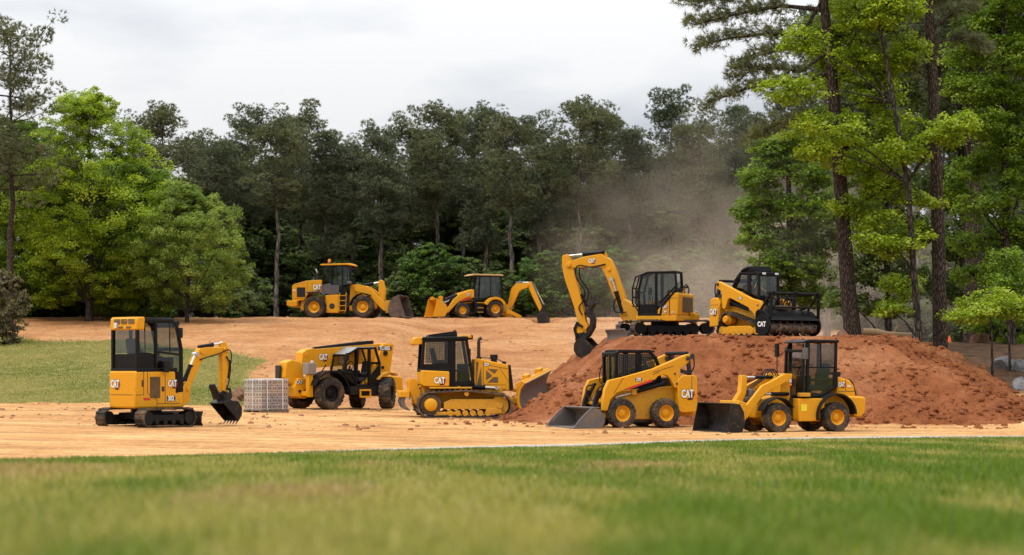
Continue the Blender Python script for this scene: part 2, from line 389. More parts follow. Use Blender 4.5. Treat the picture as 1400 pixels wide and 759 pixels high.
# ------------------------------------------------------------------ machines (local x forward, y left, z up)
def mini_excavator(loc):
    t = thing('mini_excavator', 'small yellow excavator with a tall black cab, alone at the left near the lawn', 'excavator', loc, 40, 'yellow construction machines')
    M = RZ(8)
    for s in (-1, 1):
        tr = track(t, [(-.73, .23, .20), (.73, .23, .20)], s*.64, .30, .115, .035, .018, TRK, M)
        f = MB(M).box(-.62, .62, s*.64-.09, s*.64+.09, .16, .31)
        for k in range(4): f.cyl((-.45+k*.3, s*.64-.13, .13), (-.45+k*.3, s*.64+.13, .13), .075, 12)
        f.cyl((-.73, s*.64-.12, .23), (-.73, s*.64+.12, .23), .165, 18).cyl((.73, s*.64-.12, .23), (.73, s*.64+.12, .23), .165, 18)
        f.build('track_frame', PLA, t, .01)
    MB(M).box(-.45, .45, -.5, .5, .2, .36).cyl((0,0,.34), (0,0,.46), .38, 24).build('undercarriage', BLK, t)
    b = MB(M).shell([(1.30, .02), (1.25, .10), (1.25, .24), (1.31, .36)], -.72, .72, .03)
    for s in (-1, 1): b.bar((.6, s*.32, .2), (1.25, s*.32, .18), .09)
    b.build('dozer_blade', BKT, t, .006)
    body = pr(t, 'body', YEL, [(-.76,.47),(.76,.47),(.76,.82),(.55,.84),(.53,1.34),(.50,1.38),(-.76,1.38)], -.5, .5, .07, 3)
    seams(t, [(-.74,.80,-.50,.80), (-.50,.80,-.50,1.36), (-.38,1.36,-.38,.84), (-.38,.84,-.08,.68), (-.08,.68,-.08,.48), (.18,.58,.18,1.3), (-.08,.58,.66,.58)], -.5, -1)
    m = MB()
    for y0, y1 in ((-.40, -.02), ): m.box(-.7635, -.755, -.42, .42, .795, .807)
    m.build('panel_seam', INK, t, 0)
    louvre(t, 'air_grille', -.30, .02, .72, 1.24, -.5, -1, 12, GRL)
    bx(t, 'door_latch', INK, -.56, -.52, -.512, -.498, 1.0, 1.16, bevel=.004); bx(t, 'door_latch', INK, .07, .15, -.512, -.498, .88, 1.0, bevel=.004)
    cat_logo(t, (.40,-.502,1.07), (0,-1,0), .26); cat_logo(t, (-.762,.26,1.06), (-1,0,0), .30)
    number(t, '302', (.36,-.502,.70), (0,-1,0), .11)
    decal('reflector', t, [(*poly([(-.12,.03),(.06,.03),(.12,-.03),(-.08,-.03)]), RED, .004)], (-.40,-.502,.70), (0,-1,0))
    prof = [(-.66,1.40),(-.66,2.60),(.40,2.62),(.58,2.50),(.72,1.92),(.73,.90),(.56,.88),(.53,1.42)]
    def ex(m):
        for y in (-.47, .47): m.bar((-.1, y, 2.6), (-.1, y, 1.4), .07); m.bar((-.1, y, 1.86), (.72, y, 1.78), .055); m.bar((.36, y, 1.84), (.34, y, 2.6), .03)
        m.box(-.665, -.635, -.46, .46, 1.40, 1.80); m.box(.70, .76, -.47, .47, .88, 1.34)
        m.box(-.64, -.12, -.475, -.445, 1.40, 1.80).box(-.64, -.12, .445, .475, 1.40, 1.80)
        m.prism([(.5,1.38),(.735,1.36),(.735,.86),(.57,.86),(.535,1.30)], -.507, -.44)
        m.box(-.62, .6, -.44, .44, 1.385, 1.42)
    frame(t, prof, -.5, .5, .085, extra=ex)
    pr(t, 'cab_roof', BLK, [(-.48,2.60),(-.48,2.685),(.44,2.69),(.62,2.52),(.58,2.5),(.40,2.61)], -.49, .49, .02)
    rf = pr(t, 'rear_roof_panel', YEL, [(-.72,2.38),(-.71,2.66),(-.66,2.70),(-.46,2.70),(-.46,2.62),(-.48,2.38)], -.515, .515, .035, 3)
    m = MB()
    for y in (-.30, -.03, .24): m.box(-.727, -.712, y-.11, y+.11, 2.53, 2.65)
    for y in (-.2, .1): m.box(-.727, -.712, y-.09, y+.09, 2.42, 2.47)
    m.build('vent', GRL, t, 0); bx(t, 'work_light_or_highlight', LENS, -.76, -.71, .22, .32, 2.42, 2.56); 
    side_pane(t, [(-.06,1.88),(-.06,2.56),(.38,2.57),(.55,2.48),(.68,1.84)], -.475)
    side_pane(t, [(-.06,1.44),(-.06,1.82),(.68,1.76),(.68,1.40),(.52,1.4)], -.475)
    side_pane(t, [(-.62,1.82),(-.62,2.36),(-.14,2.36),(-.14,1.82)], -.475)
    side_pane(t, [(-.62,1.82),(-.62,2.56),(.38,2.57),(.55,2.48),(.68,1.84)], .475)
    end_pane(t, (-.655,1.81), (-.655,2.38), -.44, .44, 'rear_window'); end_pane(t, (.73,1.3), (.72,1.92), -.44, .44, 'windshield'); end_pane(t, (.72,1.92), (.60,2.48), -.44, .44, 'windshield')
    seat(t, -.15, 0, 1.45, 1, .46)
    m = MB().box(.42, .62, -.3, .3, 1.42, 1.72)
    for s in (-1, 1): m.box(-.2, .2, s*.33-.06, s*.33+.06, 1.42, 1.75).cyl((.1, s*.33, 1.7), (.16, s*.33, 1.92), .02, 6)
    m.build('control_console', PLA, t, .02)
    m = MB().bar((.5,-.5,2.5), (.55,-.62,2.42), .02).box(.52, .60, -.68, -.56, 2.2, 2.45); m.build('mirror', PLA, t, .015)
    m = MB().bar((.12,-.5,1.5), (.15,-.58,1.5), .02).prism([(.06,1.36),(.05,1.56),(.12,1.64),(.26,1.60),(.27,1.44),(.2,1.34)], -.62, -.56); m.build('mirror', PLA, t, .015)
    bx(t, 'work_light_or_highlight', PLA, .58, .68, -.46, -.36, 2.52, 2.62); bx(t, 'work_light_or_highlight', PLA, .58, .68, .36, .46, 2.52, 2.62)
    # boom
    pr(t, 'swing_post', YEL, [(.74,.46),(.74,.78),(1.02,.84),(1.16,1.12),(1.34,1.06),(1.30,.62),(1.05,.46)], -.14, .14)
    bm = MB().ribbon([(1.22,.86),(1.40,1.24),(1.60,1.62),(1.76,1.83),(2.02,1.87),(2.30,1.88),(2.56,1.93)], [.16,.20,.25,.29,.23,.19,.15], -.085, .085)
    bm.cyl((2.54,-.12,1.93), (2.54,.12,1.93), .07, 14).cyl((1.76,-.11,1.86), (1.76,.11,1.86), .07, 14).cyl((1.24,-.16,.92), (1.24,.16,.92), .07, 12)
    bm.build('boom', YEL, t, .012)
    st = MB().ribbon([(2.50,2.12),(2.55,1.92),(2.56,1.55),(2.50,.82)], [.14,.24,.22,.13], -.075, .075); st.build('stick', YEL, t, .012)
    ram(t, (1.16,-.02,1.02), (1.58,-.02,1.80), .065, .62); ram(t, (1.76,0,1.99), (2.50,0,2.09), .05, .55); ram(t, (2.70,0,1.62), (2.66,0,.92), .05, .6)
    lk = MB()
    for s in (-1, 1): lk.ribbon([(2.48,.85),(2.30,.78),(2.16,.98)], [.07,.07,.06], s*.10-.015, s*.10+.015).ribbon([(2.66,.95),(2.72,.72),(2.62,.62)], [.06,.07,.07], s*.10-.015, s*.10+.015).prism([(2.44,.58),(2.42,.80),(2.60,.84),(2.72,.66)], s*.12-.015, s*.12+.015)
    lk.prism([(2.13,1.02),(2.18,1.05),(2.34,.68),(2.28,.64)], -.10, .10).cyl((2.5,-.16,.82), (2.5,.16,.82), .04, 10); lk.build('bucket_linkage', BKT, t, .006)
    bucket(t, [(2.30,.56),(2.52,.64),(2.80,.60),(2.94,.44),(2.93,.24),(2.82,.09)], .56, .022, BKT, 5, tl=.10)
    for s in (-1, 1): hose(t, [(1.66,s*.10,1.66),(1.95,s*.12,1.74),(2.3,s*.12,1.82),(2.62,s*.12,1.92),(2.72,s*.11,1.75),(2.66,s*.10,1.35)], .016)
    hose(t, [(2.56,-.1,1.75),(2.68,-.12,1.5),(2.62,-.12,1.1),(2.56,-.1,.9)], .018)
    return t

def telehandler(loc):
    t = thing('telehandler', 'long low yellow telehandler with retracted boom, parked behind the pallet of wrapped blocks', 'telehandler', loc, 216, 'yellow construction machines')
    for x in (1.29, -1.29):
        for s in (-1, 1): wheel(t, (x, s*.9, .58), .58, .42, .30, s, 20, steer=(40 if x < 0 else 0), rimmat=BLK)
    pr(t, 'chassis', PLA, [(-1.9,.55),(-1.9,.86),(1.9,.86),(2.1,.55)], -.42, .42)
    MB().cyl((1.29,-.8,.58), (1.29,.8,.58), .13, 12).cyl((-1.29,-.8,.58), (-1.29,.8,.58), .13, 12).build('axle', YEL2, t, 0)
    pr(t, 'front_frame', YEL, [(1.15,.84),(1.25,1.12),(2.25,1.12),(2.42,.80),(2.36,.48),(1.95,.40)], -.40, .40)
    pr(t, 'engine_hood', TAN, [(-.95,.72),(-.95,1.30),(.85,1.36),(1.15,1.22),(1.15,.80),(.6,.72)], -1.0, -.30, .05, 3)
    bo = MB().prism([(-1.98,2.40),(1.25,2.15),(1.40,2.18),(1.68,2.15),(1.88,2.0),(1.96,1.32),(1.70,1.26),(1.52,1.48),(-1.3,1.66),(-1.98,1.90)], -.2, .16)
    bo.prism([(1.48,2.06),(1.55,2.15),(1.74,2.14),(1.92,2.02),(2.0,1.30),(1.82,1.25),(1.68,1.62),(1.52,1.66)], -.235, .195).cyl((1.74,-.25,1.95), (1.74,.215,1.95), .07, 12).cyl((1.86,-.25,1.42), (1.86,.215,1.42), .07, 12).box(-1.2, 1.2, .158, .168, 1.80, 1.84)
    bo.build('boom', YEL, t, .015)
    MB().prism([(1.2,2.17),(1.2,2.24),(-1.0,2.47),(-1.3,2.48),(-1.3,2.36)], -.1, .08).build('hose_guard', PLA, t, .01)
    ram(t, (1.3,-.02,2.20), (-1.0,-.02,2.45), .035, .85)
    hd = pr(t, 'fork_carriage', YEL, [(1.95,1.55),(2.05,1.70),(2.40,1.78),(2.66,1.68),(2.72,1.15),(2.60,1.0),(2.36,.9),(2.30,.80),(2.02,.80),(1.92,1.20)], -.24, .24, .03)
    bx(t, 'work_light_or_highlight', INK, 2.72, 2.82, -.22, .04, 1.12, 1.58)
    f = MB().box(2.72, 2.79, -.55, .55, .85, .92).box(2.72, 2.79, -.55, .55, .42, .50)
    for s in (-1, 1): f.box(2.79, 2.85, s*.35-.06, s*.35+.06, .34, .96).prism([(2.80,.28),(2.80,.34),(3.8,.31),(3.85,.28)], s*.35-.06, s*.35+.06)
    f.build('fork', BKT, t, .006)
    # stabiliser post with its grey box
    pst = MB().box(1.90, 2.10, .62, .80, .46, 1.26); pst.box(1.85, 2.15, .40, .74, .5, .66); pst.build('outrigger_leg', YEL, t, .015)
    bx(t, 'tool_box', TANG, 1.80, 2.16, .52, .86, 1.26, 1.66, bevel=.02); bx(t, 'work_light_or_highlight', LENS, 1.80, 1.88, .60, .70, 1.66, 1.74)
    number(t, 'CAT', (2.22, .404, .98), (0,1,0), .11); seams(t, [(1.3,.9,1.3,1.1), (1.75,.5,1.75,1.1)], .40, 1); MB().cyl((1.5,.38,.62), (1.5,.43,.62), .06, 12).cyl((2.2,.38,.66), (2.2,.43,.66), .05, 12).build('pivot_pin', PLA, t, 0)
    # cab
    prof = [(-.88,.86),(.10,.86),(.30,1.28),(.66,1.34),(.56,1.94),(.08,2.18),(-.70,2.20),(-.90,1.66)]
    def ex(m):
        for y in (.15, .98): m.bar((.08, y, 2.16), (.16, y, .9), .07); m.bar((-.42, y, 2.18), (-.42, y, .9), .10)
        m.prism([(-.9,1.66),(-.46,1.18),(-.46,.9),(-.86,.9)], .93, .985); m.box(-.86, .2, .14, .98, .82, .90)
        m.prism([(.30,1.3),(.72,1.4),(.70,1.25),(.34,.95),(.12,.86)], .14, .96)
    frame(t, prof, .10, 1.0, .08, extra=ex)
    pr(t, 'cab_roof', SHEEN, [(.60,1.95),(.10,2.23),(-.72,2.25),(-.70,2.19),(.06,2.18),(.56,1.92)], .12, .98, .02)
    end_pane(t, (.66,1.38), (.57,1.92), .16, .94, 'windshield'); side_pane(t, [(-.40,1.0),(-.40,2.14),(.06,2.14),(.14,1.0)], .10)
    seat(t, -.35, .55, 1.0, 1, .46); steering(t, .12, .55, 1.55)
    m = MB().box(.18, .5, .3, .8, 1.2, 1.45).box(-.5, .1, .2, .34, .9, 1.4); m.build('control_console', PLA, t, .02)
    m = MB().bar((.60,1.0,1.9), (.66,1.12,1.98), .02).box(.62, .70, 1.08, 1.2, 1.75, 2.02); m.build('mirror', PLA, t, .015)
    arc_fender(t, 1.29, .62, .78, 20, 168, .62, 1.12, .06, BLK)
    bx(t, 'side_sill', PLA, -1.0, .42, .70, 1.0, .52, .82)
    MB().box(-.42, .02, .98, 1.10, .42, .48).bar((-.42, 1.05, .72), (-.42, 1.05, .45), .05).bar((.02, 1.05, .72), (.02, 1.05, .45), .05).box(-.42, .02, .98, 1.10, .66, .72).build('step', YEL, t, .008)
    pr(t, 'side_panel', YEL, [(-.36,1.0),(-.40,.84),(-.98,.84),(-.98,1.72)], .76, .96); number(t, 'CAT', (-.74,.965,1.02), (0,1,0), .10)
    pr(t, 'rear_frame', YEL, [(-1.05,.86),(-1.62,.86),(-1.84,1.25),(-2.04,2.36),(-1.55,2.36),(-1.2,1.7)], -.34, .34, .02)
    MB().cyl((-1.62,-.4,2.02), (-1.62,.4,2.02), .09, 14).cyl((-1.5,-.38,1.5), (-1.5,.38,1.5), .06, 12).build('pivot_pin', PLA, t, 0)
    pr(t, 'counterweight', YEL, [(-1.7,.6),(-1.7,1.2),(-2.15,1.15),(-2.2,.62)], -.7, .7, .04)
    number(t, 'TL1055', (-1.60,.345,2.20), (0,1,0), .13); cat_logo(t, (1.02,.164,1.87), (0,1,0), .34)
    hose(t, [(1.7,.22,1.4),(1.45,.27,1.2),(1.2,.23,1.3),(.9,.18,1.6)], .02)
    arc_fender(t, -1.29, .62, .72, 40, 120, .76, 1.1, .05, YEL2)
    return t

def bulldozer(loc):
    t = thing('bulldozer', 'yellow crawler bulldozer with black exhaust stack, its angled blade pushing into the dirt pile', 'bulldozer', loc, 6, 'yellow construction machines')
    for s in (-1, 1):
        y = s*.82
        track(t, [(-1.17,.42,.375), (1.03,.39,.345), (-.03,.80,.05)], y, .50, .17, .045, .035, TSTL)
        f = MB().prism([(-.75,.28),(-.75,.50),(-.5,.60),(.85,.60),(1.0,.5),(1.0,.28)], y-.16, y+.16)
        f.prism([(-1.0,.10),(-1.0,.2),(-.3,.2),(-.3,.10)], y-.19, y+.19).prism([(.6,.12),(.6,.3),(1.1,.3),(1.1,.14)], y-.19, y+.19)
        f.build('track_frame', YEL2, t, .015)
        for k in range(6): MB().cyl((-.55+k*.24, y-.2, .155), (-.55+k*.24, y+.2, .155), .095, 14).build('roller', YEL2, t, .005)
        MB().cyl((-.03, y-.22, .77), (-.03, y+.22, .77), .075, 14).build('carrier_roller', YEL2, t, .005)
        sp = MB().cyl((-1.17, y-.14, .42), (-1.17, y+.14, .42), .345, 22); sp.build('sprocket', TSTL, t, .01)
        MB().lathe([(.001,s*.30),(.14,s*.30),(.20,s*.27),(.22,s*.14),(.22,0)], (-1.17,y,.42), 20).build('final_drive', YEL, t, .004)
        MB().cyl((1.03, y-.12, .39), (1.03, y+.12, .39), .30, 22).cyl((1.03, y-.2, .39), (1.03, y+.2, .39), .10, 14).build('idler', YEL2, t, .01)
    pr(t, 'main_frame', YEL2, [(-1.35,.45),(-1.4,1.0),(1.15,.98),(1.2,.45)], -.52, .52)
    for s in (-1, 1): bx(t, 'track_guard', YEL2, -1.2, .15, s*.76-.22, s*.76+.22, .93, .985)
    pr(t, 'fuel_tank', YEL, [(-1.47,1.52),(-.56,1.48),(-.56,1.0),(-1.36,1.0),(-1.46,1.06)], -.84, .84, .035, 3)
    cat_logo(t, (-.88,-.843,1.19), (0,-1,0), .32); 
    prof = [(-1.42,1.50),(-1.36,2.46),(0,2.50),(.22,1.10),(-.46,1.04),(-.54,1.50)]
    def ex(m):
        for y in (-.60, .60):
            m.box(-.58, -.34, y-.045, y+.045, 1.06, 2.46); m.box(-1.36, -.5, y-.05, y+.05, 1.52, 1.72); m.bar((-.42, y, 1.10), (.18, y, 1.14), .12)
        m.box(-1.4, 0, -.6, .6, 1.48, 1.53); m.box(-.5, .2, -.6, .6, 1.03, 1.09)
    frame(t, prof, -.66, .66, .10, extra=ex)
    pr(t, 'cab_roof', BLK, [(-1.44,2.48),(-1.40,2.58),(.02,2.60),(.10,2.54),(.04,2.48)], -.68, .68, .03)
    pr(t, 'roof_rear_panel', YEL, [(-1.70,2.34),(-1.68,2.52),(-1.60,2.575),(-1.37,2.575),(-1.37,2.36),(-1.60,2.31)], -.62, .62, .03)
    pr(t, 'roof_front_panel', YEL, [(-.12,2.60),(-.10,2.64),(.16,2.63),(.18,2.56),(.08,2.54)], -.62, .62, .01)
    for s in (-1, 1): MB().box(.12, .22, s*.52-.07, s*.52+.07, 2.5, 2.64).build('work_light_or_highlight', PLA, t, .01)
    pr(t, 'air_conditioner', PLA, [(-1.22,2.60),(-1.16,2.66),(-.45,2.76),(-.28,2.76),(-.26,2.60)], -.42, .42, .02)
    MB().cyl((-.34,-.3,2.6), (-.34,-.3,2.8), .05, 10).bar((-1.0,-.4,2.66), (-.35,-.4,2.74), .04).build('antenna', PLA, t, .005)
    grid(t, 'window_screen', -1.28, -.60, 1.74, 2.42, -.655, 13, 13, INK, .006)
    for s in (-1, 1):
        side_pane(t, [(-1.32,1.74),(-1.29,2.42),(-.60,2.44),(-.60,1.74)], s*.615); side_pane(t, [(-.32,1.18),(-.32,2.42),(-.06,2.44),(.13,1.18)], s*.615, 'door_window')
    end_pane(t, (-1.40,1.75), (-1.36,2.42), -.58, .58, 'rear_window'); end_pane(t, (.20,1.3), (.02,2.44), -.58, .58, 'windshield')
    seat(t, -.75, 0, 1.5, 1, .5); m = MB().box(-.2, .1, -.4, .4, 1.08, 1.72).box(-.9, -.3, .35, .52, 1.5, 1.85); m.build('control_console', PLA, t, .02)
    MB().bar((.06,-.68,2.1), (.1,-.78,2.16), .02).box(.06, .12, -.84, -.76, 1.95, 2.2).build('mirror', PLA, t, .01)
    pr(t, 'hood', YEL, [(.26,.98),(.28,1.88),(.36,1.90),(1.30,1.71),(1.38,1.66),(1.42,.86),(1.1,.84)], -.42, .42, .03, 3)
    pr(t, 'radiator_grille', PLA, [(1.385,1.66),(1.46,1.70),(1.53,1.10),(1.55,.92),(1.42,.86)], -.40, .40, .02)
    for pts in ([(.34,1.05),(.34,1.78),(.42,1.78)], [(.36,1.02),(.52,1.05),(.50,1.62)], [(.66,1.20),(.66,1.52),(.86,1.34)], [(.70,1.57),(1.04,1.54),(.93,1.40)], [(.70,1.12),(.90,1.30),(1.05,1.30),(1.05,1.12)]):
        for s in (-1, 1): MB().prism(pts, s*.413-.013, s*.413+.013).build('engine_grille', GRL, t, 0)
    seams(t, [(.57,1.02,.57,1.80), (1.10,1.60,1.38,1.16), (.57,1.72,1.36,1.56), (.60,1.06,1.30,1.04)], -.42, -1); number(t, 'D3', (.68,-.425,1.70), (0,-1,0), .085)
    MB().tube([(.45,-.18,1.84),(.45,-.18,2.44),(.47,-.18,2.52),(.54,-.18,2.56)], .055, 12).cyl((.45,-.18,1.84), (.45,-.18,1.95), .085, 12).build('exhaust_pipe', INK, t, .004)
    MB().cyl((.95,-.1,1.76), (.95,-.1,1.95), .10, 14).cyl((.95,-.1,1.88), (.95,-.1,2.02), .125, 14).cyl((1.28,-.1,1.7), (1.28,-.1,1.80), .07, 12).build('air_precleaner', PLA, t, .01)
    hose(t, [(.5,-.3,1.92),(.8,-.3,1.9),(1.1,-.3,1.84),(1.3,-.25,1.74)], .015)
    # blade, angled and tilted
    C = Matrix.Translation((2.20,0,.80)) @ Matrix.Rotation(R_(-27), 4, 'Z') @ Matrix.Rotation(R_(9), 4, 'X')
    back = [(.20,.56),(.04,.36),(-.03,.10),(-.02,-.18),(.08,-.42),(.20,-.56)]
    bl = MB(C).shell(back, -1.34, 1.34, .07); bl.prism([(.20,.565),(.15,.60),(-.08,.50),(-.06,.34),(.04,.37)], -1.34, 1.34)
    for y in (-.98, -.35, .35, .98): bl.prism([(-.05,.45),(-.16,.3),(-.18,-.3),(-.05,-.4)], y-.05, y+.05)
    for y in (-.62, .62): bl.prism([(.16,.585),(.14,.69),(-.02,.69),(-.05,.52)], y-.17, y+.17)
    blade = bl.build('blade', YEL, t, .01)
    face = offset_line(back, .074); MB(C).prism([(p[0], p[1]) for p in face] + offset_line(back, .09)[::-1], -1.325, 1.325).build('mouldboard', WORN, blade, 0)
    a = MB()
    for s in (-1, 1): a.bar((.6, s*.46, .46), (1.75, s*.30, .55), .16, .2).bar((1.2, s*.40, .95), (1.75, s*.25, .85), .1)
    a.box(1.6, 1.95, -.35, .35, .45, .68).build('push_arm', YEL2, t, .02)
    ram(t, (.0,-.58,1.0), (.98,-.56,.95), .07, .6); ram(t, (.0,.58,1.0), (.98,.56,.95), .07, .6)
    # ripper
    a = MB()
    for s in (-1, 1):
        a.prism([(-1.35,.40),(-1.38,.62),(-1.60,1.22),(-1.72,1.28),(-1.86,1.14),(-1.78,.80),(-1.62,.42)], s*.40-.05, s*.40+.05)
        a.bar((-1.4, s*.40, 1.02), (-1.9, s*.40, .84), .09)
    a.box(-2.13, -1.82, -.72, .72, .66, .86).box(-1.8, -1.7, -.4, .4, .9, 1.1); a.build('ripper_frame', YEL, t, .015)
    for s in (-1, 1): ram(t, (-1.42, s*.22, 1.05), (-1.72, s*.22, .62), .05, .55)
    for y in (-.62, 0, .62):
        MB().ribbon([(-1.98,.70),(-2.04,.52),(-1.98,.36),(-1.80,.24)], [.12,.13,.10,.04], y-.035, y+.035).build('ripper_tine', STL, t, .008)
    return t

SKIDARM = [(-1.50,2.02),(-1.41,1.83),(-1.16,1.68),(-1.12,1.20),(-1.06,1.12),(-.97,1.13),(-.84,1.38),(-.74,1.47),(-.60,1.49),(-.46,1.45),(-.38,1.36),(-.26,1.33),(.54,1.09),(.80,.99),(1.0,.80),(1.08,.50),(1.24,.50),(1.22,.80),(1.17,1.10),(1.05,1.34),(.62,1.43),(-.3,1.66),(-1.34,2.06),(-1.46,2.08)]
def skid_steer(loc):
    t = thing('skid_steer_loader', 'yellow skid steer loader with a wide toothed grey bucket, in front of the dirt pile', 'loader', loc, 205, 'yellow construction machines')
    for x in (.67, -.67):
        for s in (-1, 1): wheel(t, (x, s*.73, .42), .42, .31, .225, s, 18)
    pr(t, 'body', YEL2, [(-1.12,.24),(.9,.24),(1.05,.5),(.95,.98),(.6,1.06),(-1.12,1.18)], -.50, .50, .03)
    MB().prism([(-1.0,.98),(.60,.90),(.86,.96),(.60,1.14),(-.2,1.36),(-1.05,1.42)], -.44, .44).box(-.6, .6, -.46, .46, .16, .26).build('inner_frame', INK, t, .01)
    prr = [(-1.08,.48),(-1.06,1.34),(-1.20,1.48),(-1.62,1.48),(-1.68,1.40),(-1.69,.44),(-1.2,.42)]
    for s in (-1, 1): pr(t, 'rear_upright', YEL, prr, s*.64-.13, s*.64+.13, .03)
    pr(t, 'engine_compartment', YEL, [(-1.1,.5),(-1.1,1.40),(-1.55,1.42),(-1.66,.5)], -.5, .5); bx(t, 'rear_bumper', YEL2, -1.78, -1.2, -.5, .5, .32, .46)
    MB().box(-1.68, -1.655, -.42, .42, .7, 1.3).build('rear_grille', GRL, t, .004)
    cat_logo(t, (-1.36,.773,.95), (0,1,0), .36); seams(t, [(-1.50,1.1,-1.50,1.46)], .77, 1)
    for s in (-1, 1):
        am = pr(t, 'loader_arm', YEL, SKIDARM, s*.68-.075, s*.68+.075, .018)
        MB().prism([(.50,1.13),(-.28,1.37),(-.28,1.31),(.50,1.07)], s*.762-.006, s*.762+.006).build('warning_stripe', RED, am, 0)
        if s > 0: seams(am, [(.62,1.40,.9,.98), (-.3,1.56,-.95,1.74), (-.3,1.50,-.5,1.58)], .755, 1); number(am, '270', (.15,.757,1.36), (0,1,0), .08)
        MB().cyl((-1.04, s*.74, 1.24), (-1.04, s*.77, 1.24), .03, 10).cyl((-.98, s*.74, 1.52), (-.98, s*.77, 1.52), .03, 10).cyl((-1.38, s*.55, 1.95), (-1.38, s*.79, 1.95), .06, 12).build('pivot_pin', INK, am, 0)
        ram(t, (-.75, s*.57, 1.25), (.75, s*.57, .86), .055, .62); bx(t, 'cylinder_clevis', YEL2, .14, .30, s*.56-.08, s*.56+.08, .93, 1.08)
        lk = MB().bar((-1.46, s*.60, 2.0), (-1.52, s*.60, 1.42), .10).bar((-1.18, s*.58, 1.62), (-1.56, s*.58, 1.52), .10).cyl((-1.52, s*.5, 2.02), (-1.52, s*.78, 2.02), .075, 12); lk.build('lift_link', INK, t, .01)
        hose(t, [(-1.5,s*.66,1.5),(-1.62,s*.68,1.75),(-1.56,s*.68,2.05),(-1.4,s*.6,1.95)], .02)
    MB().cyl((-1.40,-.66,2.10), (-1.40,.66,2.10), .05, 12).build('cross_tube', PLA, t, 0)
    prof = [(.66,1.02),(.68,2.08),(.58,2.15),(-.34,2.15),(-.54,1.96),(-.66,1.66),(-.66,1.2)]
    def ex(m):
        for y in (-.42, .42): m.bar((.0, y, 2.12), (.0, y, 1.3), .17, .05); m.prism([(-.66,1.2),(-.66,1.64),(-.40,1.50),(.66,1.26),(.66,1.05)], y-.02, y+.02)
        m.box(-.5, .6, -.44, .44, 2.12, 2.18); m.box(.66, .70, -.04, .04, 1.1, 2.1)
    frame(t, prof, -.46, .46, .09, extra=ex)
    for s in (-1, 1):
        grid(t, 'window_screen', .05, .62, 1.34, 2.06, s*.43, 9, 11, INK, .007); grid(t, 'window_screen', -.5, -.06, 1.5, 2.06, s*.43, 7, 9, INK, .007)
        side_pane(t, [(-.55,1.5),(-.5,1.94),(-.34,2.08),(.6,2.08),(.6,1.3)], s*.405)
    end_pane(t, (.665,1.1), (.675,2.06), -.42, .42, 'windshield'); end_pane(t, (-.62,1.6), (-.34,2.1), -.42, .42, 'rear_window')
    seat(t, -.1, 0, 1.0, 1, .5); MB().bar((.3,-.3,1.0), (.35,-.3,1.5), .05).bar((.3,.3,1.0), (.35,.3,1.5), .05).build('control_lever', PLA, t, .01)
    for s in (-1, 1): MB().tube([(.70,s*.46,1.22),(.76,s*.50,1.28),(.78,s*.5,1.5),(.72,s*.47,1.75)], .015, 6).build('grab_handle', PLA, t, 0)
    bx(t, 'work_light_or_highlight', PLA, .66, .74, -.34, -.2, 2.0, 2.1); bx(t, 'work_light_or_highlight', PLA, .66, .74, .2, .34, 2.0, 2.1)
    # coupler and bucket
    MB().box(1.06, 1.16, -.62, .62, .30, .42).box(1.08, 1.18, -.62, .62, .66, .74).build('quick_coupler', YEL2, t, .01)
    for s in (-1, 1):
        MB().ribbon([(1.34,.50),(1.28,.75),(1.18,1.06)], [.10,.13,.11], s*.36-.06, s*.36+.06).build('coupler_arm', PLA, t, .01)
        ram(t, (1.0, s*.36, 1.22), (1.30, s*.36, .62), .05, .6)
        MB().prism([(1.10,.36),(1.10,.8),(1.30,.62),(1.36,.40)], s*.48-.02, s*.48+.02).build('coupler_plate', PLA, t, .005)
    hose(t, [(1.0,.5,1.2),(1.2,.45,1.15),(1.25,.3,.9),(1.15,.2,.8)], .02); hose(t, [(1.0,-.5,1.2),(1.2,-.45,1.15),(1.25,-.3,.9),(1.15,-.2,.8)], .02)
    b = bucket(t, [(1.62,.58),(1.44,.55),(1.30,.40),(1.27,.20),(1.34,.05),(1.48,.02),(2.18,.02)], 1.98, .03, STL, 12, tl=.07)
    sd = MB()
    for s in (-1, 1): sd.prism([(1.66,.60),(1.60,.60),(1.76,.46),(2.0,.22),(2.16,.03),(2.22,.03),(2.06,.24),(1.84,.46)], s*.975-.02, s*.975+.02)
    sd.build('side_cutter', STL, b, .004); MB().box(1.42, 1.66, -.96, .96, .575, .605).build('top_lip', STL, b, .005)
    return t

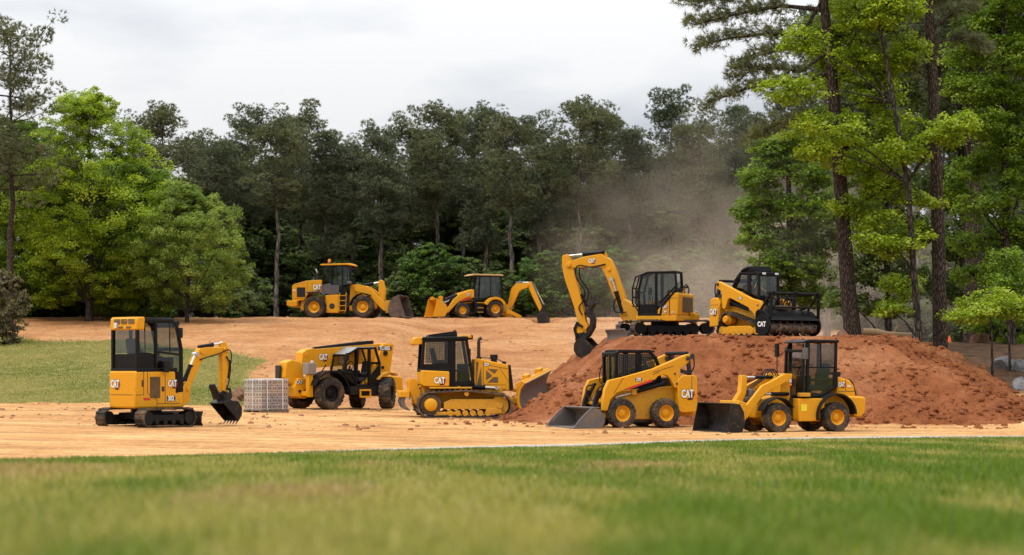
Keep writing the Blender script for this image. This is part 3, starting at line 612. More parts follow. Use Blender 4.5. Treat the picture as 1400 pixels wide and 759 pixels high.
def compact_loader(loc):
    t = thing('compact_wheel_loader', 'small yellow wheel loader with tall glazed cab and black bucket, right of the skid steer', 'loader', loc, 210, 'yellow construction machines')
    for x in (.88, -.88):
        for s in (-1, 1): wheel(t, (x, s*.62, .40), .40, .33, .205, s, 17)
    MB().cyl((.88,-.5,.4), (.88,.5,.4), .12, 12).cyl((-.88,-.5,.4), (-.88,.5,.4), .12, 12).build('axle', YEL2, t, 0)
    pr(t, 'rear_frame', YEL2, [(-1.5,.42),(-1.5,.95),(-.2,.95),(.1,.8),(.1,.36)], -.40, .40)
    pr(t, 'front_frame', YEL, [(.24,.36),(.22,.92),(.30,1.54),(.52,1.56),(.62,1.0),(1.25,.86),(1.36,.40)], -.28, .28)
    MB().cyl((.16,0,.3), (.16,0,.95), .12, 12).box(.02, .3, -.35, .35, .5, .9).build('articulation_joint', INK, t, .01)
    for s in (-1, 1): pr(t, 'side_box', YEL, [(-.42,.30),(-.42,.60),(-.55,.66),(-.55,.90),(.24,.90),(.24,.30)], s*.50-.16, s*.50+.16)
    decal('sticker', t, [(*poly([(-.09,-.09),(.09,-.09),(.09,.09),(-.09,.09)]), LIME, .004)], (.08,.662,.66), (0,1,0))
    prof = [(.02,.96),(-.03,2.16),(-.16,2.40),(-1.02,2.40),(-1.0,1.56),(-.98,1.22),(-.56,.96)]
    def ex(m):
        for y in (-.46, .46):
            m.bar((-.17, y, 2.36), (-.13, y, 1.0), .075); m.bar((-.14, y, 1.72), (-.98, y, 1.72), .04); m.box(-1.06, -.92, y-.03, y+.03, 1.2, 1.56); m.bar((-.55, y, 2.36), (-.55, y, 1.74), .035)
        m.box(-.9, .0, -.46, .46, .92, .99); m.box(-.9, -.2, -.44, .44, .98, 1.02)
    frame(t, prof, -.49, .49, .075, extra=ex)
    pr(t, 'cab_roof', BLK, [(-1.10,2.38),(-1.08,2.45),(-.16,2.46),(.02,2.40),(.02,2.36),(-.14,2.38)], -.52, .52, .02)
    for s in (-1, 1): side_pane(t, [(-.16,1.0),(-.2,2.34),(-.97,2.34),(-.95,1.25),(-.52,1.0)], s*.455); side_pane(t, [(-.02,1.0),(-.06,2.14),(-.14,2.3),(-.10,1.0)], s*.455)
    end_pane(t, (.01,1.02), (-.04,2.14), -.44, .44, 'windshield'); end_pane(t, (-1.0,1.58), (-1.02,2.34), -.44, .44, 'rear_window')
    seat(t, -.66, 0, 1.1, 1, .46); steering(t, -.24, 0, 1.62); bx(t, 'control_console', PLA, -.7, -.3, -.42, -.28, 1.0, 1.5)
    hd = pr(t, 'hood', YEL, [(-1.06,.90),(-1.06,1.46),(-1.12,1.47),(-1.46,1.38),(-1.58,1.24),(-1.66,.92)], -.44, .44, .05, 3)
    pr(t, 'rear_grille', PLA, [(-1.50,1.37),(-1.60,1.25),(-1.69,.96),(-1.72,.98),(-1.62,1.30),(-1.52,1.41)], -.36, .36, .01)
    pr(t, 'counterweight', YEL, [(-1.30,.92),(-1.42,.96),(-1.82,.94),(-1.86,.88),(-1.84,.5),(-1.70,.38),(-1.5,.40)], -.60, .60, .05, 3)
    seams(t, [(-1.1,1.08,-1.6,1.08), (-1.32,1.1,-1.32,1.4)], .44, 1); cat_logo(t, (-1.19,.445,1.26), (0,1,0), .19); number(t, '906', (-1.42,.445,1.22), (0,1,0), .055, plate=False)
    MB().cyl((-1.22,.2,1.44), (-1.22,.2,1.5), .06, 12).cyl((-1.22,.2,1.5), (-1.22,.2,1.6), .085, 14).build('air_precleaner', PLA, t, .01)
    for s in (-1, 1):
        y0, y1 = sorted((s*.46, s*.78))
        arc_fender(t, -.88, .44, .60, -12, 176, y0, y1, .05, PLA, 'rear_fender', 16)
        yi = sorted((s*.40, s*.47)); MB().prism([(-.88 + .56*math.cos(R_(a)), .44 + .56*math.sin(R_(a))) for a in range(0, 181, 15)], *yi).build('wheel_arch', YEL2, t, .005)
        arc_fender(t, .88, .42, .52, 20, 150, y0, y1, .04, PLA, 'front_fender', 12)
        am = MB().prism([(.33,1.55),(.55,1.56),(.80,1.43),(1.24,1.24),(1.48,.97),(1.84,.58),(1.82,.36),(1.66,.40),(1.50,.62),(1.20,.98),(.96,1.12),(.55,1.32),(.35,1.32)], s*.44-.055, s*.44+.055).build('loader_arm', YEL, t, .015)
        ram(t, (.40, s*.33, 1.02), (1.22, s*.33, 1.02), .05, .55)
        MB().box(.34, .42, s*.56-.07, s*.56+.07, 1.22, 1.42).build('headlight', PLA, t, .01); MB().box(.42, .43, s*.56-.05, s*.56+.05, 1.32, 1.41).build('lamp_lens', LENS, t, 0); MB().box(.42, .43, s*.56-.05, s*.56+.05, 1.24, 1.30).build('lamp_lens', AMB, t, 0)
        MB().bar((.1, s*.5, 1.3), (.2, s*.56, 1.3), .03).bar((.38, s*.5, 1.3), (.38, s*.5, .9), .03).build('bracket', PLA, t, 0)
    pr(t, 'coupler_lever', YEL, [(1.62,1.52),(1.46,1.50),(1.48,1.05),(1.60,.80),(1.72,.62),(1.90,.62),(1.86,.80),(1.66,1.08)], -.10, .10)
    pr(t, 'coupler_frame', YEL, [(1.72,.34),(1.72,.80),(1.94,.86),(2.0,.6),(1.96,.30)], -.52, .52)
    ram(t, (.70,0,1.46), (1.52,0,1.46), .05, .55)
    MB().box(1.30, 1.42, -.2, .2, .95, 1.15).box(1.2, 1.3, -.4, .4, .82, .92).build('valve_block', STL, t, .02)
    for y in (-.12, .02, .14): hose(t, [(.55,y,1.5),(.68,y,1.66),(.86,y+.04,1.62),(.95,y,1.44),(1.3,y,1.2),(1.4,y,1.0)], .016)
    MB().tube([(.05,-.5,1.4),(.16,-.62,1.45),(.16,-.62,2.05)], .014, 6).box(.12, .2, -.68, -.56, 2.0, 2.36).build('mirror', PLA, t, .012)
    MB().tube([(-.05,.5,2.36),(.02,.6,2.36),(.02,.6,2.2)], .014, 6).box(-.03, .05, .52, .70, 1.94, 2.24).build('mirror', GREY, t, .02)
    bucket(t, [(2.38,.80),(2.14,.77),(2.02,.56),(1.99,.26),(2.07,.05),(2.54,.03)], 1.92, .028, BKT, 0)
    MB().box(-.1, .2, .52, .70, .95, 1.05).build('step', YEL2, t, .01)
    return t

def tracked_excavator(loc):
    t = thing('tracked_excavator', 'large yellow excavator with raised arched boom, digging from the top of the dirt pile', 'excavator', loc, 163, 'yellow construction machines')
    M = RZ(38)
    for s in (-1, 1):
        y = s*.83
        track(t, [(-1.36,.34,.27), (1.36,.34,.27)], y, .45, .16, .04, .03, TSTL, M)
        f = MB(M).box(-1.05, 1.05, y-.13, y+.13, .2, .44)
        for k in range(6): f.cyl((-.85+k*.34, y-.17, .16), (-.85+k*.34, y+.17, .16), .10, 12)
        f.cyl((-1.36, y-.15, .34), (-1.36, y+.15, .34), .22, 18).cyl((1.36, y-.15, .34), (1.36, y+.15, .34), .22, 18); f.build('track_frame', BLK, t, .01)
    MB(M).box(-.8, .8, -.65, .65, .28, .48).cyl((0,0,.46), (0,0,.64), .55, 28).build('undercarriage', BLK, t)
    b = MB(M).shell([(2.08,-.22),(2.0,-.05),(2.0,.12),(2.10,.30)], -1.12, 1.12, .04)
    for s in (-1, 1): b.bar((.9, s*.45, .3), (2.0, s*.45, .05), .14)
    b.build('dozer_blade', STL, t, .008)
    MB().prismz([(-.80,-1.06),(.84,-1.06),(.95,-.5),(.95,.5),(.84,1.08),(-.80,1.08),(-.95,.6),(-.95,-.6)], .62, .83).build('platform', YEL, t, .02)
    pr(t, 'engine_cover', YEL, [(-.86,.83),(-.50,.83),(-.50,1.72),(-.80,1.72),(-.88,1.66)], -1.05, 1.06, .05, 3)
    pr(t, 'side_cover', YEL, [(-.50,.835),(-.02,.835),(-.02,1.02),(-.12,1.14),(-.50,1.52)], .3, 1.065, .03)
    pr(t, 'tank_cover', YEL, [(-.50,.83),(.80,.83),(.80,1.30),(.6,1.46),(-.50,1.52)], -1.05, -.15, .04)
    seams(t, [(-.50,.86,-.50,1.52), (-.82,1.5,-.52,1.5)], 1.064, 1); cat_logo(t, (-.33,1.070,1.16), (0,1,0), .18); number(t, '309', (-.33,1.070,.97), (0,1,0), .07)
    number(t, 'CR', (-.64,1.066,.95), (0,1,0), .06)
    m = MB().box(-.893, -.87, -.82, .52, .98, 1.56)
    for k in range(9): m.box(-.905, -.88, -.80, .5, 1.0+k*.06, 1.03+k*.06)
    m.build('rear_grille', GRL, t, .003)
    decal('reflector', t, [(*poly([(-.12,-.03),(.1,.03),(.12,.03),(.0,-.06)]), RED, .004)], (-.89,.55,.90), (-1,0,0))
    pr(t, 'counterweight', YEL, [(-.90,.60),(-.90,.98),(-1.06,.98),(-1.14,.90),(-1.10,.62)], -1.0, -.35, .03); bx(t, 'work_light_or_highlight', LENS, -1.13, -1.02, -.92, -.66, .985, 1.02)  # pale slab on the counterweight top is a painted highlight, not a lamp
    prof = [(.72,.86),(.76,1.74),(.60,2.40),(.36,2.50),(-.74,2.50),(-.79,1.86),(-.20,1.16),(-.14,.86)]
    def ex(m):
        for y in (.26, 1.04): m.bar((.03, y, 2.48), (.03, y, .9), .10); m.bar((-.1, y, 1.3), (-.78, y, 1.98), .07)
        m.box(-.1, .7, .25, 1.05, .84, .90); m.box(.68, .76, .24, 1.06, .86, 1.15); m.box(-.78, -.72, .25, 1.05, 1.7, 1.9)
        m.box(.08, .70, 1.02, 1.06, .88, 1.28)
    frame(t, prof, .21, 1.085, .085, extra=ex)
    pr(t, 'cab_roof', BLK, [(.58,2.44),(.36,2.54),(-.78,2.545),(-.78,2.48),(.34,2.48)], .2, 1.09, .02)
    side_pane(t, [(.66,1.3),(.70,1.74),(.56,2.36),(.34,2.45),(.08,2.45),(.08,1.3)], 1.05, 'door_window'); side_pane(t, [(-.03,2.45),(-.70,2.45),(-.74,1.88),(-.16,1.2),(-.03,1.2)], 1.05)
    side_pane(t, [(.66,.9),(.70,1.74),(.56,2.36),(.34,2.45),(-.70,2.45),(-.74,1.88),(-.16,1.2)], .24)
    end_pane(t, (.75,1.1), (.755,1.74), .26, 1.03, 'windshield'); end_pane(t, (.755,1.74), (.60,2.38), .26, 1.03, 'windshield'); end_pane(t, (-.765,1.9), (-.735,2.46), .26, 1.03, 'rear_window')
    seat(t, -.12, .65, 1.1, 1, .5); MB().box(.3, .6, .35, .95, .9, 1.2).bar((.4,.9,1.2), (.36,.9,1.6), .04).bar((.4,.42,1.2), (.36,.42,1.6), .04).build('control_console', PLA, t, .02)
    g = MB()
    for y in (.22, .62, 1.06): g.tube([(.74,y,1.0),(.98,y,1.3),(.98,y,1.9),(.86,y,2.32),(.62,y,2.42)], .035, 6)
    for z in (1.2, 1.55, 1.9): g.cyl((.97,.2,z), (.97,1.08,z), .03, 6)
    g.build('front_guard', PLA, t, 0)
    MB().tube([(.8,-1.0,1.3),(.95,-1.1,1.5),(.95,-1.1,1.9)], .016, 6).box(.9, 1.0, -1.2, -1.0, 1.7, 2.0).build('mirror', PLA, t, .012)
    MB().cyl((-.72,.1,1.72), (-.72,.1,1.92), .10, 14).build('air_precleaner', YEL, t, .03); hose(t, [(-.72,.0,1.9),(-.8,-.2,2.05),(-.86,-.4,1.9),(-.8,-.5,1.72)], .025)
    MB().tube([(-.6,-.6,1.72),(-.6,-.6,1.95),(-.75,-.6,1.98)], .05, 10).build('exhaust_pipe', PLA, t, 0)
    pr(t, 'swing_bracket', YEL2, [(.86,.60),(.86,1.0),(1.1,1.12),(1.40,1.40),(1.62,1.52),(1.78,1.30),(1.80,.84),(1.60,.58),(1.2,.52)], -.24, .20, .03)
    bm = MB().ribbon([(1.52,.86),(1.74,1.35),(1.96,1.92),(2.18,2.50),(2.38,2.92),(2.66,3.06),(3.05,3.02),(3.5,2.97),(3.95,2.90)], [.34,.40,.44,.46,.50,.50,.46,.38,.26], -.16, .12)
    bm.cyl((3.94,-.22,2.9), (3.94,.18,2.9), .10, 14).cyl((1.58,-.26,.96), (1.58,.22,.96), .10, 14).cyl((2.25,-.2,2.68), (2.25,.16,2.68), .07, 12).prism([(2.35,3.2),(2.45,3.42),(2.62,3.40),(2.75,3.2)], -.06, .02)
    bm.build('boom', YEL, t, .02)
    cat_logo(t, (2.98,.122,3.04), (0,1,0), .26)
    MB().ribbon([(4.10,3.30),(4.04,2.92),(3.92,2.45),(3.61,1.45),(3.35,.50),(3.29,.06)], [.26,.42,.46,.38,.28,.20], -.14, .10).build('stick', YEL, t, .02)
    ram(t, (1.70,.17,1.02), (2.12,.17,2.30), .085, .6); ram(t, (1.70,-.21,1.02), (2.12,-.21,2.30), .085, .6)
    ram(t, (2.52,-.02,3.38), (4.06,-.02,3.26), .075, .55); ram(t, (4.0,-.02,2.20), (3.57,-.02,.62), .08, .65)
    S_ = Matrix.Translation((-.18,0,0)); lk = MB(S_)
    for s in (-1, 1): lk.ribbon([(3.74,.62),(3.86,.36),(3.78,.04)], [.10,.11,.10], s*.16-.03, s*.16+.03).ribbon([(3.50,.42),(3.66,.52),(3.76,.62)], [.09,.09,.09], s*.20-.02, s*.20+.02)
    lk.prism([(3.30,-.04),(3.36,.18),(3.56,.24),(3.84,.14),(3.86,-.10)], -.17, .13); lk.build('bucket_linkage', PLA, t, .01)
    MB(S_).prism([(3.62,.42),(3.82,.46),(3.84,.2),(3.60,.16),(3.42,.3),(3.30,.46),(3.40,.62)], -.17, .13).build('stick_bracket', YEL, t, .01)
    MB(Matrix.Translation((-.06,0,0))).ribbon([(2.80,1.36),(2.98,1.36),(3.14,1.20),(3.16,.98),(3.02,.74),(3.04,.44),(3.22,.14),(3.44,-.04)], [.05,.10,.15,.18,.17,.17,.17,.14], -.20, .16).ribbon([(3.14,1.2),(3.28,1.0),(3.46,.9)], [.1,.12,.1], -.1, .06).build('thumb', BKT, t, .01)
    ram(t, (3.44,-.02,1.7), (3.08,-.02,.92), .055, .6)
    bucket(t, [(3.36,.02),(3.66,-.06),(3.79,-.24),(3.80,-.50),(3.66,-.74),(3.34,-.84),(2.78,-.58)], .92, .03, BKT, 4, tl=.10, M=S_)
    for y in (-.2, .16): hose(t, [(2.4,y,2.9),(3.0,y,2.8),(3.55,y*1.2,2.85),(3.60,y*1.3,2.4),(3.26,y*1.3,1.9),(3.30,y*1.1,1.5),(3.5,y,1.2),(3.36,y,.9)], .028)
    hose(t, [(1.5,.28,1.0),(1.9,.3,1.0),(2.0,.3,1.3),(1.85,.24,1.7)], .03)
    return t

def mulcher_loader(loc):
    t = thing('compact_track_loader', 'yellow and black tracked loader with mulching drum and push bar, on the dirt pile top', 'loader', loc, -45, 'yellow construction machines')
    for s in (-1, 1):
        y = s*.72
        track(t, [(-.84,.20,.17), (.74,.20,.17), (-.62,.56,.20)], y, .42, .14, .035, .028, TRK)
        f = MB().prism([(-.78,.08),(-.78,.26),(-.5,.34),(.45,.34),(.62,.24),(.62,.08)], y-.17, y+.17).build('track_frame', YEL, t, .02)
        for k in range(5): MB().cyl((-.55+k*.26, y-.18, .12), (-.55+k*.26, y+.18, .12), .085, 12).build('roller', YEL2, t, 0)
        for xx in (.74, -.84): MB().cyl((xx, y-.15, .2), (xx, y+.15, .2), .14, 16).build('idler', YEL2, t, 0)
        MB().cyl((-.62, y-.12, .56), (-.62, y+.12, .56), .17, 18).lathe([(.001,s*.24),(.10,s*.24),(.13,s*.18),(.13,0)], (-.62,y,.56), 16).build('sprocket', YEL, t, .004)
    pr(t, 'body', YEL2, [(-1.1,.30),(.72,.30),(.86,.5),(.8,.82),(.3,.92),(-1.1,1.02)], -.50, .50)
    MB().prism([(-1.0,.9),(.6,.78),(.72,.8),(.3,1.06),(-.6,1.30),(-1.05,1.3)], -.44, .44).build('inner_frame', INK, t, .01)
    for s in (-1, 1):
        pr(t, 'rear_upright', YEL, [(-1.56,.34),(-1.10,.34),(-1.06,1.12),(-1.20,1.30),(-1.50,1.26)], s*.63-.13, s*.63+.13, .03)
        am = pr(t, 'loader_arm', YEL, [(-1.22,1.80),(-1.24,1.62),(-.98,1.48),(-.96,.98),(-.90,.90),(-.80,.92),(-.68,1.22),(-.58,1.26),(.24,.94),(.50,.72),(.56,.62),(.76,.62),(.80,.82),(.88,.98),(.78,1.14),(.40,1.22),(-1.1,1.82)], s*.68-.075, s*.68+.075, .02)
        MB().cyl((-1.14, s*.55, 1.72), (-1.14, s*.78, 1.72), .055, 12).cyl((.70, s*.6, 1.0), (.70, s*.765, 1.0), .03, 10).build('pivot_pin', INK, am, 0)
        if s < 0: number(am, '255', (-.10,-.757,1.24), (0,-1,0), .07)
        ram(t, (-.7, s*.57, 1.1), (.6, s*.57, .74), .055, .6)
        MB().bar((-1.2, s*.6, 1.75), (-1.34, s*.6, 1.22), .10).bar((-.98, s*.6, 1.4), (-1.4, s*.6, 1.3), .09).build('lift_link', INK, t, .01)
        hose(t, [(-1.3,s*.66,1.25),(-1.36,s*.68,1.5),(-1.3,s*.68,1.78),(-1.15,s*.6,1.7)], .022)
    MB().cyl((-1.16,-.66,1.84), (-1.16,.66,1.84), .045, 12).build('cross_tube', PLA, t, 0)
    pr(t, 'engine_compartment', YEL, [(-1.1,.4),(-1.1,1.22),(-1.44,1.2),(-1.52,.4)], -.5, .5)
    cat_logo(t, (-1.36,-.763,.82), (0,-1,0), .30)
    prof = [(.44,.84),(.42,2.0),(.34,2.06),(-.42,2.06),(-.62,1.86),(-.78,1.56),(-.78,1.1)]
    def ex(m):
        for y in (-.44, .44): m.bar((.0, y, 2.04), (.0, y, 1.2), .16, .05); m.prism([(-.78,1.1),(-.78,1.5),(-.30,1.38),(.44,1.12),(.44,.88)], y-.02, y+.02); m.tube([(-.66,y*1.06,1.52),(-.34,y*1.02,2.16),(-.1,y*.95,2.24)], .035, 6)
        m.box(-.42, .36, -.44, .44, 2.02, 2.10); m.box(.38, .50, -.46, .46, 2.0, 2.08)
    frame(t, prof, -.48, .48, .09, extra=ex)
    pr(t, 'air_conditioner', BLK, [(-.48,2.10),(-.40,2.22),(-.2,2.30),(.16,2.30),(.20,2.10)], -.40, .40, .04)
    for s in (-1, 1): side_pane(t, [(-.62,1.42),(-.56,1.84),(-.40,1.99),(.36,1.99),(.36,1.2)], s*.44)
    end_pane(t, (.445,1.0), (.43,1.98), -.43, .43, 'windshield'); end_pane(t, (-.74,1.5), (-.45,2.0), -.43, .43, 'rear_window')
    seat(t, -.2, 0, .95, 1, .5); MB().bar((.2,-.3,.9), (.25,-.3,1.4), .05).bar((.2,.3,.9), (.25,.3,1.4), .05).build('control_lever', PLA, t, .01)
    bx(t, 'work_light_or_highlight', LENS, .50, .54, -.36, -.22, 2.0, 2.07, bevel=.01); bx(t, 'work_light_or_highlight', LENS, .50, .54, .22, .36, 2.0, 2.07, bevel=.01)
    seams(t, [(-1.1,.5,-1.1,1.0), (-1.5,1.05,-1.12,1.05)], -.76, -1)
    for y in (-.40, .36): hose(t, [(.45,y,1.15),(.7,y*1.1,1.3),(.95,y,1.05),(1.0,y*.8,.85)], .022)
    # mulcher head
    W = 1.12
    hd = pr(t, 'mulcher_hood', BLK, [(.98,.16),(.94,.74),(1.06,.86),(1.30,.80),(1.62,.58),(1.66,.50),(1.60,.50),(1.28,.70),(1.12,.62),(1.08,.16)], -W, W, .01)
    for s in (-1, 1): MB().cyl((1.32, s*W, .34), (1.32, s*(W+.06), .34), .335, 28).prism([(.96,.1),(.96,.8),(1.28,.8),(1.6,.54),(1.62,.3),(1.5,.08)], s*(W-.012)-.012, s*(W-.012)+.012).build('end_plate', BLK, t, .01)
    number(t, 'CAT', (1.30,-(W+.062),.37), (0,-1,0), .15, plate=False)
    dr = MB().cyl((1.38,-W+.03,.26), (1.38,W-.03,.26), .17, 20)
    for k in range(44):
        y = -W + .08 + (2*W-.16)*k/43; a = k*2.4; c, s_ = math.cos(a), math.sin(a)
        dr.bar((1.38+c*.15, y, .26+s_*.15), (1.38+c*.235, y, .26+s_*.235), .05, .07)
    dr.build('mulcher_drum', TSTL, t, .004)
    g = MB().cyl((1.62,-1.24,1.36), (1.62,1.20,1.36), .05, 10).cyl((1.45,-1.1,.92), (1.45,1.1,.92), .035, 8)
    for y in (-1.0, 0, 1.0): g.cyl((1.62,y,1.36), (1.68,y,1.42), .05, 8)
    for s in (-1, 1): g.bar((1.60, s*1.08, .56), (1.64, s*1.08, 1.36), .08).bar((1.14, s*1.08, .82), (1.58, s*1.08, 1.34), .06).bar((1.05, s*.75, .84), (1.45, s*.75, .92), .05).bar((1.05, s*.5, .84), (1.0, s*.5, 1.35), .07).bar((1.0,s*.5,1.3),(1.62,s*.5,1.34),.05)
    g.build('push_bar', BLK, t, .01)
    MB().prism([(.84,.3),(.84,.9),(.95,.86),(.95,.3)], -.6, .6).build('quick_coupler', PLA, t, .01)
    MB().box(1.02, 1.24, -.35, .15, .86, .98).build('hydraulic_motor', STL, t, .03)
    for y in (.18, .3, .42, -.2): hose(t, [(.9,y,1.0),(1.02,y+.05,1.24),(1.15,y+.08,1.2),(1.2,y,.9)], .025)
    return t

def wheel_loader(loc):
    t = thing('wheel_loader', 'large yellow wheel loader with an amber beacon, on the upper terrace against the dark pines', 'loader', loc, -14, 'yellow construction machines')
    for x in (1.48, -1.48):
        for s in (-1, 1): wheel(t, (x, s*.9, .66), .66, .50, .345, s, 20)
    MB().cyl((1.48,-.75,.66), (1.48,.75,.66), .17, 12).cyl((-1.48,-.75,.66), (-1.48,.75,.66), .17, 12).build('axle', YEL2, t, 0)
    pr(t, 'hood', YEL, [(-2.95,.98),(-2.96,1.94),(-2.88,2.04),(-2.07,2.25),(-1.14,2.30),(-1.10,2.26),(-1.10,1.55),(-1.92,1.52),(-2.20,1.10)], -.62, .62, .05, 3)
    louvre(t, 'engine_grille', -2.66, -2.14, 1.28, 1.86, -.62, -1, 10, INK); bx(t, 'rear_grille', INK, -3.0, -2.94, -.52, .52, 1.1, 1.9)
    cat_logo(t, (-1.42,-.625,1.85), (0,-1,0), .46); number(t, '926', (-2.82,-.625,1.68), (0,-1,0), .09, plate=False)
    seams(t, [(-2.02,1.56,-2.02,2.22), (-1.72,1.6,-1.72,2.2), (-2.9,1.2,-2.3,1.2), (-2.95,1.98,-2.1,2.16)], -.62, -1)
    for s in (-1, 1): MB().tube([(-2.0,s*.56,2.27),(-2.0,s*.56,2.46),(-1.25,s*.56,2.52),(-1.25,s*.56,2.3)], .018, 6).build('handrail', PLA, t, 0)
    pr(t, 'counterweight', YEL, [(-2.55,.74),(-2.60,1.05),(-3.12,1.06),(-3.22,1.04),(-3.22,.76),(-2.9,.68)], -.92, .92, .04)
    pr(t, 'rear_frame', YEL2, [(-2.5,.5),(-2.4,1.2),(-.1,1.4),(-.05,.45),(-.8,.35),(-1.9,.42)], -.5, .5)
    for s in (-1, 1):
        y0, y1 = sorted((s*.60, s*1.14)); MB().prism([(-1.98,1.52),(-1.98,1.57),(-1.14,1.63),(-.90,1.42),(-.88,1.36),(-1.16,1.57)], y0, y1).build('rear_fender', GREY, t, .01)
        arc_fender(t, 1.48, .68, .80, 58, 175, y0, y1, .05, PLA, 'front_fender')
        pr(t, 'side_tank', YEL, [(-.80,.32),(-.80,.86),(-.86,.90),(-.86,1.36),(-.04,1.42),(-.04,.32)], s*.68-.13, s*.68+.13)
        MB().cyl((-.45, s*.80, .72), (-.45, s*.82, .72), .17, 16).build('tool_hatch', INK, t, 0)
        am = pr(t, 'loader_arm', YEL, [(.88,1.96),(1.05,2.02),(1.55,1.92),(1.92,1.70),(2.20,1.42),(2.82,.84),(2.86,.44),(2.66,.42),(2.40,.66),(1.90,1.18),(1.40,1.48),(.90,1.62)], s*.52-.08, s*.52+.08)
        ram(t, (.80, s*.36, 1.2), (1.85, s*.36, 1.36), .07, .6)
    prof = [(-1.06,1.44),(-1.05,3.12),(.42,3.14),(.62,2.96),(.62,2.05),(.12,1.44)]
    def ex(m):
        for y in (-.62, .62): m.bar((-.50, y, 3.1), (-.50, y, 1.5), .09); m.bar((.14, y, 3.1), (.16, y, 1.5), .07)
        m.box(-1.0, .1, -.6, .6, 1.42, 1.5)
    frame(t, prof, -.67, .67, .09, extra=ex)
    pr(t, 'cab_roof', YEL, [(-1.20,3.15),(-1.18,3.24),(.55,3.28),(.74,3.20),(.74,3.12),(.4,3.17)], -.70, .70, .02)
    for s in (-1, 1): pr(t, 'cab_lower_panel', GREY, [(-1.08,1.46),(-1.08,1.98),(-.62,2.08),(-.52,1.98),(-.05,1.96),(-.05,1.48),(-.4,1.40)], s*.675-.03, s*.675+.03)
    for s in (-1, 1):
        side_pane(t, [(-1.0,2.08),(-1.0,3.08),(.40,3.09),(.56,2.92),(.56,2.05),(.0,1.9)], s*.625); MB().bar((.6, s*.68, 2.9), (.72, s*.82, 2.9), .025).box(.68, .76, s*.86-.08, s*.86+.08, 2.7, 3.0).build('mirror', PLA, t, .015)
    end_pane(t, (.62,2.0), (.62,2.95), -.60, .60, 'windshield'); end_pane(t, (-1.06,2.1), (-1.05,3.08), -.60, .60, 'rear_window')
    seat(t, -.5, 0, 1.6, 1, .52); steering(t, .15, 0, 2.2); bx(t, 'control_console', PLA, -.7, -.1, -.55, -.36, 1.5, 2.1)
    MB().cyl((-.72,-.4,3.24), (-.72,-.4,3.34), .07, 12).build('beacon_base', INK, t, 0); MB().cyl((-.72,-.4,3.34), (-.72,-.4,3.54), .09, 14, .075).build('beacon', AMB, t, .02)
    MB().cyl((-1.5,-.2,2.2), (-1.5,-.2,2.75), .05, 10).build('exhaust_pipe', INK, t, 0); MB().cyl((-1.5,-.2,2.74), (-1.62,-.2,2.96), .055, 10).build('exhaust_tip', CHR, t, 0)
    MB().tube([(-1.95,0,2.25),(-1.85,0,2.34),(-1.72,0,2.36)], .04, 8).cyl((-1.8,0,2.3), (-1.8,0,2.5), .02, 6).build('roof_fitting', GREY, t, 0)
    MB().cyl((.25,0,.45), (.25,0,1.3), .2, 14).box(.05, .5, -.4, .4, .6, 1.3).build('articulation_joint', INK, t, .02)
    pr(t, 'front_frame', YEL, [(.50,.45),(.52,1.3),(.58,2.0),(.92,2.02),(1.0,1.5),(2.0,1.2),(2.05,.6),(1.7,.42)], -.38, .38)
    m = MB()
    for k in range(4): m.box(.02, .42, -1.0, -.78, .42+k*.3, .46+k*.3)
    m.bar((.02,-.98,.4), (.02,-.8,1.5), .04).bar((.42,-.98,.4), (.42,-.8,1.5), .04); m.build('ladder', YEL2, t, .005)
    MB().tube([(.5,-.72,1.2),(.55,-.75,1.6),(.55,-.74,2.1)], .02, 6).build('handrail', PLA, t, 0); bx(t, 'headlight', GREY, .44, .70, -.74, -.5, 2.0, 2.2, bevel=.06)
    pr(t, 'tilt_lever', YEL, [(2.22,2.22),(2.34,2.30),(2.50,2.24),(2.66,1.70),(2.60,1.10),(2.48,.94),(2.30,1.06),(2.22,1.64)], -.14, .14, .03)
    ram(t, (1.20,0,1.98), (2.34,0,2.16), .085, .6)
    pr(t, 'coupler_frame', YEL2, [(2.78,.3),(2.76,1.0),(3.0,1.05),(3.08,.3)], -.7, .7)
    b = bucket(t, [(3.70,1.36),(3.36,1.20),(3.10,.84),(3.04,.42),(3.16,.14),(3.32,.07),(4.12,.05)], 2.55, .04, RUST, 0)
    MB().box(3.9, 4.22, -1.28, 1.28, .035, .062).build('cutting_edge', WORN, b, .004)
    return t

